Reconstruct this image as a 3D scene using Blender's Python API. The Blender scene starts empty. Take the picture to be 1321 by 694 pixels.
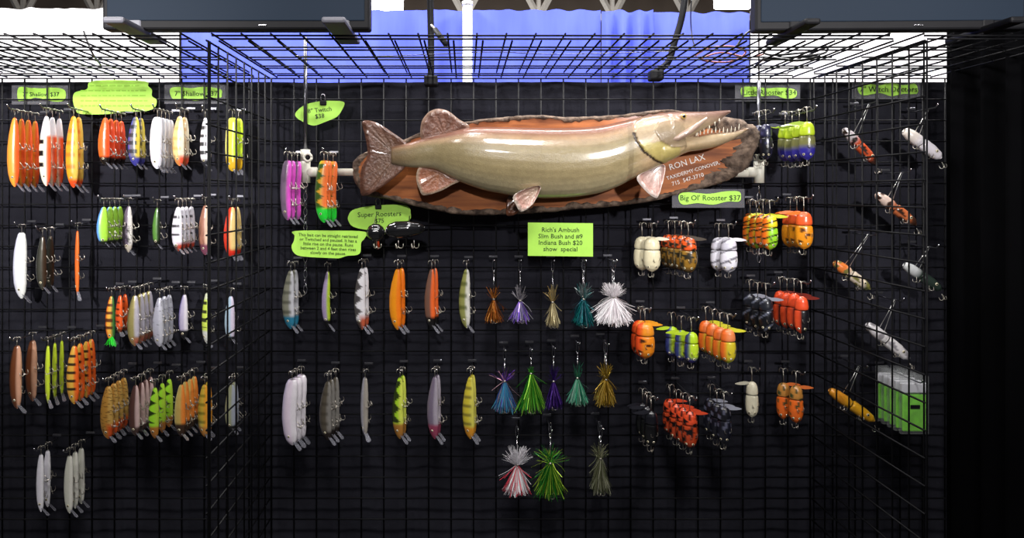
import bpy, bmesh, math, random
from mathutils import Vector, Matrix, noise as mnoise

scene = bpy.context.scene
C = scene.collection
R = math.radians
random.seed(7)

# ------------------------------------------------------------------ camera
F, CX, CY, ZC = 950.0, 600.0, 251.0, 1.60       # focal length and vanishing point, 1321x694 frame
cam = bpy.data.cameras.new('camera'); camo = bpy.data.objects.new('camera', cam); C.objects.link(camo)
cam.sensor_width = 36.0; cam.lens = F / 1321 * 36
cam.shift_x = (660.5 - CX) / 1321; cam.shift_y = -(347 - CY) / 1321
cam.clip_start = 0.02; cam.clip_end = 100
camo.location = (0, 0, ZC); camo.rotation_euler = (R(90), 0, 0)
scene.camera = camo

# ------------------------------------------------------------------ world, lights, exposure
w = bpy.data.worlds.new('hall_air'); scene.world = w; w.use_nodes = True
w.node_tree.nodes['Background'].inputs[0].default_value = (.86, .88, 1.0, 1)
w.node_tree.nodes['Background'].inputs[1].default_value = 0.06
vs = scene.view_settings
vs.view_transform = 'Standard'; vs.look = 'None'; vs.gamma = 1; vs.use_curve_mapping = False
vs.exposure = 0.0

def area(name, loc, target, size, power, col=(1, .97, .95)):
    l = bpy.data.lights.new(name, 'AREA'); l.shape = 'RECTANGLE'; l.size, l.size_y = size; l.energy = power; l.color = col
    o = bpy.data.objects.new(name, l); C.objects.link(o); o.location = loc
    o.rotation_euler = (Vector(target) - Vector(loc)).to_track_quat('-Z', 'Y').to_euler()
    return o
# high-bay lamps of the hall, over the aisle and over the booth row behind
area('hall_light', (-1.9, -0.3, 4.6), (-.9, 2.5, 1.6), (.9, .4), 56)
area('hall_light', (0.2, -0.6, 4.6), (.2, 2.5, 1.6), (.9, .4), 80)
area('hall_light', (2.3, -0.3, 4.6), (1.0, 2.5, 1.6), (.9, .4), 56)
area('hall_light', (-2.4, 3.2, 4.9), (-1.6, 4.4, 2.3), (1.6, .6), 330)
area('hall_light', (0.4, 3.0, 4.9), (.4, 4.4, 2.3), (1.6, .6), 130)
area('hall_light', (2.9, 3.2, 4.9), (2.4, 4.4, 2.3), (1.6, .6), 330)
area('hall_light', (0, 12.0, 4.0), (0, 19, 6.2), (6, .6), 75)
def spot(loc, target, power, size):
    l = bpy.data.lights.new('added_spot', 'SPOT'); l.energy = power; l.spot_size = R(size); l.spot_blend = 1; l.shadow_soft_size = .08; l.color = (1, .97, .96)
    o = bpy.data.objects.new('added_spot', l); C.objects.link(o); o.location = loc
    o.rotation_euler = (Vector(target) - Vector(loc)).to_track_quat('-Z', 'Y').to_euler()
# added, unseen spots from the aisle side that brighten the upper half of the display
spot((-1.5, -.9, 2.32), (-1.3, 2.5, 1.93), 620, 36)
spot((-.1, -1.1, 2.85), (-.1, 2.5, 1.9), 200, 38)
spot((1.3, -.9, 2.32), (1.1, 2.5, 1.88), 380, 38)

# ------------------------------------------------------------------ helpers
def P(px, py, Y):
    return Vector(((px - CX) * Y / F, Y, ZC - (py - CY) * Y / F))
def S(c):
    """sRGB 0-255 -> linear rgba"""
    o = []
    for v in c[:3]:
        v /= 255.0
        o.append(v / 12.92 if v <= .04045 else ((v + .055) / 1.055) ** 2.4)
    return (*o, 1.0)

MATS = {}
def mat(name, col=(.5, .5, .5), rough=.5, metal=0, coat=0, vcol=False, var=0, vscale=20, bump=0, bscale=60,
        trans=0, emit=None, estr=0, col2=None, stretch=None, spec=.5, alpha=1.0, sheen=0):
    if name in MATS: return MATS[name]
    m = bpy.data.materials.new(name); m.use_nodes = True
    nt = m.node_tree; b = nt.nodes['Principled BSDF']; N = nt.nodes.new; L = nt.links.new
    col = tuple(col[:3]) + (1,)
    b.inputs['Base Color'].default_value = col
    b.inputs['Roughness'].default_value = rough; b.inputs['Metallic'].default_value = metal
    b.inputs['Coat Weight'].default_value = coat; b.inputs['Coat Roughness'].default_value = .12
    b.inputs['Transmission Weight'].default_value = trans; b.inputs['Specular IOR Level'].default_value = spec
    b.inputs['Alpha'].default_value = alpha; b.inputs['Sheen Weight'].default_value = sheen
    tc = N('ShaderNodeTexCoord'); vec = tc.outputs['Object']
    if stretch:
        mp = N('ShaderNodeMapping'); mp.inputs['Scale'].default_value = stretch; L(vec, mp.inputs[0]); vec = mp.outputs[0]
    src = None
    if vcol:
        at = N('ShaderNodeAttribute'); at.attribute_name = 'Col'; src = at.outputs['Color']; L(src, b.inputs['Base Color'])
    if var or col2:
        n = N('ShaderNodeTexNoise'); n.inputs['Scale'].default_value = vscale; n.inputs['Detail'].default_value = 5; L(vec, n.inputs['Vector'])
        mx = N('ShaderNodeMix'); mx.data_type = 'RGBA'
        if vcol:
            mx.blend_type = 'MULTIPLY'; mx.inputs[0].default_value = var; L(src, mx.inputs[6])
            cr = N('ShaderNodeValToRGB'); cr.color_ramp.elements[0].position = .35; cr.color_ramp.elements[1].position = .65
            L(n.outputs['Fac'], cr.inputs[0]); L(cr.outputs[0], mx.inputs[7])
        else:
            c2 = col2 if col2 else tuple(max(0, c * (1 - var)) for c in col[:3])
            mx.inputs[6].default_value = col; mx.inputs[7].default_value = tuple(c2[:3]) + (1,)
            mr = N('ShaderNodeMapRange'); mr.inputs[1].default_value = .35; mr.inputs[2].default_value = .65
            L(n.outputs['Fac'], mr.inputs[0]); L(mr.outputs[0], mx.inputs[0])
        L(mx.outputs[2], b.inputs['Base Color'])
    if bump:
        n2 = N('ShaderNodeTexNoise'); n2.inputs['Scale'].default_value = bscale; n2.inputs['Detail'].default_value = 4; L(vec, n2.inputs['Vector'])
        bp = N('ShaderNodeBump'); bp.inputs['Strength'].default_value = bump; bp.inputs['Distance'].default_value = .01
        L(n2.outputs['Fac'], bp.inputs['Height']); L(bp.outputs[0], b.inputs['Normal'])
    if emit:
        b.inputs['Emission Color'].default_value = tuple(emit[:3]) + (1,); b.inputs['Emission Strength'].default_value = estr
    MATS[name] = m
    return m

def mesh(name, verts, faces, cols=None, smooth=True):
    me = bpy.data.meshes.new(name); me.from_pydata([tuple(v) for v in verts], [], faces)
    if cols is not None:
        a = me.color_attributes.new('Col', 'FLOAT_COLOR', 'POINT')
        a.data.foreach_set('color', [x for c in cols for x in c])
    if smooth:
        me.polygons.foreach_set('use_smooth', [True] * len(me.polygons))
    me.update(); return me

class MB:
    """collects simple shapes into one mesh"""
    def __init__(s): s.v = []; s.f = []; s.c = []
    def add(s, v, f, col=None):
        b = len(s.v); s.v += [Vector(x) for x in v]; s.f += [tuple(i + b for i in q) for q in f]
        if col is not None: s.c += [col] * len(v)
        return s
    def box(s, c, d, col=None, rot=None):
        c = Vector(c); x, y, z = d[0] / 2, d[1] / 2, d[2] / 2
        vs_ = [Vector((i * x, j * y, k * z)) for i in (-1, 1) for j in (-1, 1) for k in (-1, 1)]
        if rot: vs_ = [rot @ q for q in vs_]
        return s.add([c + q for q in vs_], [(0, 1, 3, 2), (4, 6, 7, 5), (0, 4, 5, 1), (2, 3, 7, 6), (0, 2, 6, 4), (1, 5, 7, 3)], col)
    def tube(s, pts, r, n=6, col=None, cap=True):
        pts = [Vector(p) for p in pts]; vs_ = []; fs = []
        rr = r if isinstance(r, (list, tuple)) else [r] * len(pts)
        up = None
        for i, p in enumerate(pts):
            d = (pts[min(i + 1, len(pts) - 1)] - pts[max(i - 1, 0)]).normalized()
            if up is None: up = Vector((0, 0, 1)) if abs(d.z) < .9 else Vector((1, 0, 0))
            a = d.cross(up).normalized(); up2 = a.cross(d).normalized(); up = up2
            for k in range(n):
                t = 2 * math.pi * k / n
                vs_.append(p + (a * math.cos(t) + up2 * math.sin(t)) * rr[i])
        for i in range(len(pts) - 1):
            for k in range(n):
                fs.append((i * n + k, i * n + (k + 1) % n, (i + 1) * n + (k + 1) % n, (i + 1) * n + k))
        if cap:
            fs.append(tuple(range(n))[::-1]); fs.append(tuple((len(pts) - 1) * n + k for k in range(n)))
        return s.add(vs_, fs, col)
    def sphere(s, c, r, col=None, nu=10, nv=6):
        c = Vector(c); r = Vector(r) if hasattr(r, '__len__') else Vector((r, r, r)); vs_ = []; fs = []
        for j in range(nv + 1):
            ph = math.pi * j / nv
            for i in range(nu):
                th = 2 * math.pi * i / nu
                vs_.append(c + Vector((r.x * math.sin(ph) * math.cos(th), r.y * math.sin(ph) * math.sin(th), r.z * math.cos(ph))))
        for j in range(nv):
            for i in range(nu):
                fs.append((j * nu + i, (j + 1) * nu + i, (j + 1) * nu + (i + 1) % nu, j * nu + (i + 1) % nu))
        return s.add(vs_, fs, col)
    def me(s, name, smooth=False):
        return mesh(name, s.v, s.f, s.c if s.c else None, smooth)

def obj(name, me, m=None, parent=None, loc=None, rot=None, scale=None):
    o = bpy.data.objects.new(name, me)
    if m is not None and not me.materials: me.materials.append(m)
    C.objects.link(o)
    if parent: o.parent = parent
    if loc is not None: o.location = loc
    if rot is not None: o.rotation_euler = rot
    if scale is not None: o.scale = scale if hasattr(scale, '__len__') else (scale,) * 3
    return o
def tag(o, label, cat, group=None, kind=None):
    o['label'] = label; o['category'] = cat
    if group: o['group'] = group
    if kind: o['kind'] = kind
    return o
def thing(name, label, cat, loc=(0, 0, 0), rot=(0, 0, 0), group=None):
    o = bpy.data.objects.new(name, None); C.objects.link(o); o.location = loc; o.rotation_euler = rot
    o.empty_display_size = .02
    return tag(o, label, cat, group)
def struct(name, me, m, label):
    o = obj(name, me, m); o['kind'] = 'structure'; o['label'] = label; o['category'] = name.split('_')[0]; return o
def lerp(a, b, t): return a + (b - a) * t
def mixc(a, b, t):
    t = max(0, min(1, t)); return tuple(lerp(x, y, t) for x, y in zip(a, b))
def interp(tab, x):
    if x <= tab[0][0]: return tab[0][1:]
    for p, q in zip(tab, tab[1:]):
        if x <= q[0]:
            t = (x - p[0]) / (q[0] - p[0]); return tuple(lerp(a, b, t) for a, b in zip(p[1:], q[1:]))
    return tab[-1][1:]
def bevbox(name, d, bev, seg=2):
    bm = bmesh.new(); bmesh.ops.create_cube(bm, size=1)
    for v in bm.verts: v.co = Vector((v.co.x * d[0], v.co.y * d[1], v.co.z * d[2]))
    bmesh.ops.bevel(bm, geom=bm.edges[:], offset=bev, segments=seg, affect='EDGES', profile=.5)
    me = bpy.data.meshes.new(name); bm.to_mesh(me); bm.free(); return me
def slab(name, pts, y0, y1, smooth=False, bev=0):
    """outline in x,z extruded between y0 (front) and y1"""
    bm = bmesh.new()
    a = [bm.verts.new((p[0], y0, p[1])) for p in pts]
    f = bm.faces.new(a)
    r = bmesh.ops.extrude_face_region(bm, geom=[f])
    for v in r['geom']:
        if isinstance(v, bmesh.types.BMVert): v.co.y = y1
    bmesh.ops.recalc_face_normals(bm, faces=bm.faces[:])
    me = bpy.data.meshes.new(name); bm.to_mesh(me); bm.free(); return me
def spline(pts, n=6, closed=False):
    out = []; N_ = len(pts)
    rng = range(N_) if closed else range(N_ - 1)
    for i in rng:
        g = lambda k: Vector(pts[k % N_]) if closed else Vector(pts[max(0, min(N_ - 1, k))])
        p0, p1, p2, p3 = g(i - 1), g(i), g(i + 1), g(i + 2)
        for j in range(n):
            t = j / n
            out.append(.5 * ((2 * p1) + (p2 - p0) * t + (2 * p0 - 5 * p1 + 4 * p2 - p3) * t * t + (3 * p1 - p0 - 3 * p2 + p3) * t ** 3))
    if not closed: out.append(Vector(pts[-1]))
    return out

# ------------------------------------------------------------------ materials
M_wire = mat('black_wire', (.005, .005, .006), .5, spec=.1)
M_peg = mat('dark_zinc', (.16, .16, .18), .3, .9)
M_hook = mat('hook_steel', (.50, .46, .40), .3, .9)
M_chrome = mat('chrome', (.62, .62, .66), .22, 1)
M_cloth = mat('black_cloth', (.022, .022, .030), .95, 0, 0, var=.35, vscale=3, bump=.25, bscale=45, spec=.06, sheen=.02)
M_drapeblack = mat('black_drape', (.0025, .0025, .003), 1, spec=.02, var=.3, vscale=2)
M_blue = mat('blue_drape', S((88, 102, 215)), .8, var=.16, vscale=5, spec=.2, stretch=(3, 3, .5))
M_white = mat('white_drape', (.9, .88, .92), .8, var=.05, vscale=3)
M_post = mat('white_post', (.88, .87, .92), .45, var=.04)
M_roof = mat('roof_panel', S((150, 135, 122)), .8, var=.2, vscale=.6)
M_truss = mat('truss_paint', (.72, .68, .62), .6, var=.1)
M_floor = mat('hall_concrete', (.03, .03, .032), .7, var=.3, vscale=3)
M_black = mat('black_plastic', (.008, .008, .010), .55, var=.2, spec=.2)
M_grey = mat('grey_plastic', (.16, .16, .19), .4, var=.1)
M_screen = mat('dark_screen', (.012, .018, .028), .6, spec=.1, emit=S((40, 52, 68)), estr=.42)  # slate emission stands in for the hall reflected in the switched-off screen
M_pvc = mat('cream_pvc', (.72, .70, .60), .4, var=.06)
M_green = mat('lime_card', S((186, 245, 92)), .6, var=.06, vscale=25)
M_ink = mat('dark_ink', (.012, .04, .01), .7, var=.2)
M_lam = mat('clear_laminate', (.5, .5, .55), .12, alpha=.14)
M_paint = mat('lure_paint', rough=.3, coat=.7, vcol=True, var=.04, vscale=160)
M_foil = mat('lure_foil', rough=.28, metal=.3, coat=.6, vcol=True, var=.1, vscale=220)
M_lip = mat('clear_lip', (.62, .62, .70), .14, trans=.75, coat=.5)
M_tinsel = mat('tinsel', rough=.25, metal=.55, vcol=True)
M_hair = mat('skirt_hair', rough=.6, vcol=True)
M_eye = mat('eye_paint', rough=.15, coat=1, vcol=True)
M_lead = mat('leader_wire', (.55, .54, .52), .3, .8)
M_fish = mat('fish_skin', rough=.28, coat=.85, vcol=True, var=.14, vscale=75, bump=.12, bscale=260)
M_fin = mat('fish_fin', rough=.28, coat=.8, vcol=True, var=.25, vscale=60, bump=.35, bscale=120)
M_wood = mat('varnished_wood', S((184, 110, 58)), .55, coat=.08, spec=.25, col2=S((122, 66, 34)), vscale=5, stretch=(1, 1, 9))
M_bark = mat('bark', S((128, 108, 92)), .85, col2=S((58, 44, 36)), vscale=38, bump=.9, bscale=55)
M_letter = mat('white_lettering', (.85, .82, .78), .6)
M_cable = mat('black_cable', (.015, .015, .017), .4)
M_rcable = mat('red_cable', (.35, .12, .10), .45)
M_pack = mat('pack_green', S((130, 225, 50)), .4, coat=.3, var=.3, vscale=40)
M_bag = mat('clear_bag', (.75, .78, .78), .12, alpha=.08)
M_silver = mat('pack_label', (.62, .62, .66), .3)
M_lampglow = mat('lamp_glow', (1, 1, 1), .5, emit=(1, .98, 1), estr=12)

# ------------------------------------------------------------------ structure
YW = 2.50
CELL = .0762; CV = .0711
TOPZ = P(0, 101.5, YW).z
def sheet(name, x0, x1, z0, z1, y, nx, nz, fold, fscale, seed=0):
    vs_ = []; fs = []
    for j in range(nz + 1):
        for i in range(nx + 1):
            x = lerp(x0, x1, i / nx); z = lerp(z0, z1, j / nz)
            d = fold * mnoise.noise(Vector((x * fscale + seed, z * fscale * .25, seed))) + fold * .4 * mnoise.noise(Vector((x * fscale * 3, z * fscale * .8 + seed, 3)))
            vs_.append((x, y + d, z))
    for j in range(nz):
        for i in range(nx):
            a = j * (nx + 1) + i; fs.append((a, a + 1, a + nx + 2, a + nx + 1))
    return mesh(name, vs_, fs)
struct('wall_back', sheet('wall_back', -1.95, 1.85, 0.02, TOPZ - .006, 2.538, 190, 80, .012, 9), M_cloth, 'black fabric backdrop hung behind the wire grid')
vs_, fs = [], []
nY = 90
for j in range(2):
    for i in range(nY + 1):
        y = lerp(2.47, .55, i / nY); vs_.append((1.605 + .022 * math.sin(y * 52) + .008 * math.sin(y * 23), y, .02 if j == 0 else 2.75))
for i in range(nY): fs.append((i, i + 1, nY + 2 + i, nY + 1 + i))
struct('wall_right', mesh('wall_right', vs_, fs), M_drapeblack, 'tall black side drape closing the booth')
struct('floor', MB().box((0, 8, -.05), (40, 32, .1)).me('floor'), M_floor, 'dark hall floor')
struct('ceiling', MB().box((0, 10, 7.6), (40, 24, .1)).me('ceiling'), M_roof, 'beige hall roof high above the booths')
struct('wall_far', MB().box((0, 20.1, 3.8), (40, .2, 7.6)).me('wall_far'), M_roof, 'beige far end wall of the hall')
# roof trusses
def truss(x0, x1, y, zb, zt, n, label):
    t = thing('roof_truss', label, 'truss', (x0, y, zb), group='roof trusses')
    obj('chord', MB().box(((x1 - x0) / 2, 0, 0), (x1 - x0, .14, .14)).me('chord'), M_truss, t)
    obj('chord', MB().box(((x1 - x0) / 2, 0, zt - zb), (x1 - x0, .14, .14)).me('chord'), M_truss, t)
    st = (x1 - x0) / n
    for k in range(n):
        a = Vector((k * st, 0, 0)); b = Vector(((k + .5) * st, 0, zt - zb)); c = Vector(((k + 1) * st, 0, 0))
        obj('web_bar', MB().tube([a, b], .07, 5).me('web_bar'), M_truss, t)
        obj('web_bar', MB().tube([b, c], .07, 5).me('web_bar'), M_truss, t)
        if k: obj('web_post', MB().tube([a, a + Vector((0, 0, zt - zb))], .055, 5).me('web_post'), M_truss, t)
truss(-12, 12, 15.0, 5.2, 6.6, 16, 'pale steel roof truss above the blue drape')

# ------------------------------------------------------------------ pipe and drape behind the booth
YD = 4.3
def drape(name, px0, px1, pytop, m, label, cat, amp, per, seed, group=None):
    a, b = P(px0, pytop, YD), P(px1, pytop, YD)
    nx = max(20, int((b.x - a.x) / .018)); rows = [0.02, 1.2, 1.9, a.z - .35, a.z - .12, a.z - .05, a.z]
    vs_ = []; fs = []
    for j, z in enumerate(rows):
        for i in range(nx + 1):
            x = lerp(a.x, b.x, i / nx); k = 1.0 if j < 4 else (.9 if j == 4 else .5)
            d = amp * k * (math.sin(x * 2 * math.pi / per + seed + 2 * mnoise.noise(Vector((x * 2, seed, 0)))) + .5 * mnoise.noise(Vector((x * 9, z * .6, seed))))
            vs_.append((x, YD + d, z + (.012 * mnoise.noise(Vector((x * 14, seed, 2))) if j == len(rows) - 1 else 0)))
    for j in range(len(rows) - 1):
        for i in range(nx):
            q = j * (nx + 1) + i; fs.append((q, q + 1, q + nx + 2, q + nx + 1))
    return tag(obj(name, mesh(name, vs_, fs), m), label, cat, group)
drape('white_drape', -130, 231, 11, M_white, 'bright white drape hanging behind the booth beside the blue drape', 'drape', .02, .22, 1)
drape('blue_drape', 233, 598, 13, M_blue, 'blue drape behind the television with a smooth face', 'drape', .02, .33, 2)
drape('blue_drape', 608, 775, 13, M_blue, 'flat pale blue drape next to the white post', 'drape', .008, .4, 3)
drape('blue_drape', 776, 842, 14, M_blue, 'narrow gathered blue drape with deep folds', 'drape', .03, .1, 4)
drape('blue_drape', 843, 967, 16, M_blue, 'blue drape behind the leaning lamp arm', 'drape', .012, .3, 5)
drape('white_drape', 979, 1420, 24, M_white, 'white drape beyond the corner with the loose cables', 'drape', .02, .3, 6)
def post(px, pytop, wpx, label):
    a = P(px, pytop, YD - .06); r = wpx / 2 * YD / F
    t = thing('drape_post', label, 'post', (a.x, a.y, 0))
    obj('upright', MB().tube([(0, 0, .02), (0, 0, a.z)], r, 14).me('upright', True), M_post, t)
    obj('base_plate', bevbox('base_plate', (.4, .4, .012), .004), M_post, t, (0, 0, .006))
    obj('end_cap', MB().tube([(0, 0, a.z - .01), (0, 0, a.z + .012)], r * 1.12, 14).me('end_cap', True), M_post, t)
post(603, 5, 12.5, 'thick white upright between two blue drapes')
post(973, 17, 9, 'slim white upright at the end of the blue drapes')
# far hall lamps in view
for px, py, wd, lab in ((498, 2, 42, 'glowing hall lamp shining over the blue drape beside the television'), (950, -2, 48, 'glowing hall lamp above the end of the blue drapes')):
    c = P(px, py, 11.5); hw = wd * 11.5 / F / 2
    t = thing('hall_lamp', lab, 'lamp', c)
    obj('housing', bevbox('housing', (hw * 2.1, .5, .12), .03), M_grey, t, (0, 0, .17))
    obj('diffuser', bevbox('diffuser', (hw * 2, .45, .24), .03), M_lampglow, t)
    obj('hanger', MB().tube([(0, 0, .2), (0, 0, 7.5 - c.z)], .015, 6).me('hanger'), M_truss, t)

# ------------------------------------------------------------------ wire grid panels
WR = .0026
def wire_mesh(name, a, b, r=WR): return MB().tube([a, b], r, 6).me(name, True)
def grid_panel(label, loc, rotz, nx, nv, flat=False, dbl=False, group='wire grid panels', depth=None, xoff=0):
    t = thing('wire_grid_panel', label, 'grid panel', loc, (0, 0, rotz), group)
    W_ = nx * CELL
    if not flat:
        H = nv * CV
        vm = wire_mesh('upright_wire', (0, 0, -H), (0, 0, 0)); hm = wire_mesh('cross_wire', (0, -2 * WR, 0), (W_, -2 * WR, 0))
        for i in range(nx + 1): obj('upright_wire', vm, M_wire, t, (i * CELL, 0, 0))
        if dbl: obj('upright_wire', vm, M_wire, t, (W_ - .012, 0, 0))
        for j in range(nv + 1): obj('cross_wire', hm, M_wire, t, (0, 0, -j * CV))
    else:
        vm = wire_mesh('depth_wire', (0, 0, 0), (0, -depth, 0)); hm = wire_mesh('cross_wire', (0, 0, xoff), (W_, 0, xoff))
        for i in range(nx + 1): obj('depth_wire', vm, M_wire, t, (i * CELL, 0, 0))
        for j in range(5): obj('cross_wire', hm, M_wire, t, (0, -depth * j / 4, 0))
    return t
X0 = -.658 - 16 * CELL
wordsA = ['outermost upright wire grid panel, partly empty, with long slim lures', 'upright wire grid panel carrying four dense rows of plug lures',
          'upright wire grid panel under the twitch price card', 'upright wire grid panel behind the middle of the mounted fish',
          'upright wire grid panel carrying the roundest crawler lures', 'upright wire grid panel behind the slanting two-wire lures']
for k in range(6):
    grid_panel(wordsA[k], (X0 + k * 8 * CELL + .001, YW, TOPZ), 0, 8, 25)
LF, RF = -.655, 1.178
grid_panel('projecting wire grid fin beside the dense plug lures', (LF, YW - .012, TOPZ), -math.pi / 2, 8, 25, dbl=True)
grid_panel('projecting wire grid fin in front of the slanting two-wire lures', (RF, YW - .012, TOPZ), -math.pi / 2, 8, 25, dbl=True)
for lay in range(2):
    dz = .006 + lay * .0166; dx = .0 if lay else .0155; dy = 0 if lay else .012; xo = -2 * WR if lay else 2 * WR
    w2 = 'upper' if lay else 'lower'
    grid_panel(f'{w2} flat wire grid roofing the dense plug lure bay', (X0 + dx, YW + .003, TOPZ + dz), 0, 15, 0, True, depth=.60 - dy, xoff=xo)
    grid_panel(f'{w2} flat wire grid roofing the mounted fish bay', (-.655 + dx, YW + .003, TOPZ + dz), 0, 23, 0, True, depth=.60 - dy, xoff=xo)
    grid_panel(f'{w2} flat wire grid roofing the slanting lure bay', (1.186 + dx, YW + .003, TOPZ + dz), 0, 5, 0, True, depth=.60 - dy, xoff=xo)
GZ = TOPZ + .006 + .0165 + 3 * WR       # resting height on the roof grid

# ------------------------------------------------------------------ televisions
def tv(label, cx, y, zb, wd, ht, yaw, feet):
    t = thing('television', label, 'television', (cx, y, GZ), (0, 0, yaw), 'televisions on the wire roof')
    z0 = zb - GZ
    obj('casing', bevbox('casing', (wd, .045, ht), .006), M_black, t, (0, 0, z0 + ht / 2))
    obj('screen', bevbox('screen', (wd - .028, .006, ht - .034), .002), M_screen, t, (0, -.0225, z0 + ht / 2 + .006))
    obj('logo_plate', bevbox('logo_plate', (.022, .003, .004), .001), M_chrome, t, (.07, -.024, z0 + .011))
    for fx, fw, m in feet:
        f = obj('foot', bevbox('foot', (fw, .27, .016), .006), m, t, (fx, 0, .009))
        obj('neck', bevbox('neck', (fw * .8, .05, z0 - .0 + .03), .005), m, f, (0, 0, (z0 + .03) / 2 + .004))
zb = P(0, 37, 1.95).z
a = P(131, 0, 1.93).x; b = P(477, 0, 1.93).x
tv('flat television standing on the wire roof above the plug lures', (a + b) / 2, 1.955, P(0, 38, 1.933).z, b - a, .42, 0, [(-.27, .055, M_grey), (.275, .06, M_grey)])
a = P(979, 0, 1.93).x
tv('flat television standing on the wire roof at the black side drape', a + .352, 1.96, P(0, 38, 1.933).z, .705, .42, R(-2), [(-.25, .04, M_black), (.25, .04, M_black)])

# ------------------------------------------------------------------ lamp arms and cables
def lamp_arm(label, pts, r, tip_y, tip_z, power):
    pts = spline(pts, 6); base = pts[0]
    t = thing('lamp_arm', label, 'lamp', base)
    obj('arm', MB().tube([p - base for p in pts], r, 10).me('arm', True), M_black, t)
    obj('clamp', bevbox('clamp', (.045, .05, .035), .006), M_black, t, (0, 0, -.012))
    e = pts[-1] - base
    hd = obj('lamp_head', MB().tube([e, e + Vector((0, .02, -.02)), e + Vector((0, .07, -.09))], [.02, .05, .07], 16, cap=False).me('lamp_head', True), M_black, t)
    obj('bulb', MB().sphere(e + Vector((0, .055, -.065)), .028).me('bulb', True), M_lampglow, hd)
    l = bpy.data.lights.new('display_lamp', 'SPOT'); l.energy = power * 1.6; l.spot_size = R(150); l.spot_blend = .8; l.shadow_soft_size = .05
    lo = bpy.data.objects.new('display_lamp', l); C.objects.link(lo); lo.parent = t; lo.location = e + Vector((0, .075, -.10))
    lo.rotation_euler = Vector((0, .35, -1)).to_track_quat('-Z', 'Y').to_euler()
lamp_arm('straight black lamp arm rising from the grid above the tail fin', [P(556, 100, 2.46), P(556, 50, 2.46), P(555, 0, 2.45), Vector((-.115, 2.40, 2.42)), Vector((-.10, 2.2, 2.62)), Vector((-.08, 1.95, 2.62))], .0115, 0, 0, 11)
lamp_arm('bent black lamp arm leaning from the grid above the fish head', [P(846, 93, 2.46), P(862, 80, 2.45), P(870, 55, 2.44), P(880, 20, 2.43), Vector((.735, 2.40, 2.36)), Vector((.74, 2.2, 2.62)), Vector((.70, 1.95, 2.62))], .011, 0, 0, 11)
def clip(label, p0, p1):
    t = thing('black_clip', label, 'clip', p0)
    d = p1 - p0
    obj('jaw', MB().tube([(0, 0, 0), d], .010, 8).me('jaw', True), M_black, t)
    obj('pin', MB().tube([d * -.3, (0, 0, 0)], .0045, 6).me('pin', True), M_hook, t)
clip('short black clip hanging off the straight lamp arm', P(561, 38, 2.43), P(576, 58, 2.40))
def cable(label, pts, r, m, name='power_cable'):
    pts = spline(pts, 8); b = pts[0]
    return tag(obj(name, MB().tube([p - b for p in pts], r, 6).me(name, True), m, None, b), label, 'cable', None)
cable('thin black cable dropping beside the bent lamp arm', [P(892, 0, 2.40), P(891, 25, 2.41), P(893, 48, 2.40), P(897, 62, 2.30)], .0022, M_cable)
cable('dull red cable coiled on the wire roof', [P(897, 72, 2.24), P(915, 62, 2.24), P(945, 60, 2.24), P(962, 68, 2.24), P(940, 80, 2.24), P(905, 77, 2.24), P(930, 68, 2.24), P(965, 74, 2.24), P(985, 70, 2.24)], .0028, M_rcable)
cable('black cable looped over the wire roof near the television foot', [P(950, 60, 2.13), P(962, 44, 2.13), P(975, 38, 2.13), P(1000, 40, 2.13), P(1008, 54, 2.13), P(985, 66, 2.13), P(1000, 71, 2.13), P(1050, 66, 2.13), P(1066, 60, 2.13), P(1062, 69, 2.13), P(1020, 74, 2.16), P(985, 78, 2.2)], .0034, M_cable)
cable('thick black cable slung along the wire roof', [P(975, 85, 2.24), P(990, 75, 2.15), P(1030, 78, 2.16), P(1058, 72, 2.12)], .004, M_cable)
cable('thin pale cord stretched along the wire roof', [P(380, 72, 2.1), P(470, 73, 2.1), P(560, 70, 2.1), P(640, 67, 2.05), P(720, 70, 2.1), P(870, 66, 2.05)], .0013, M_peg)
cable('black cord sagging behind the wire roof beside the television', [P(108, 40, 2.03), P(112, 52, 2.03), P(120, 70, 2.05), P(130, 84, 2.2)], .0026, M_cable)

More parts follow.
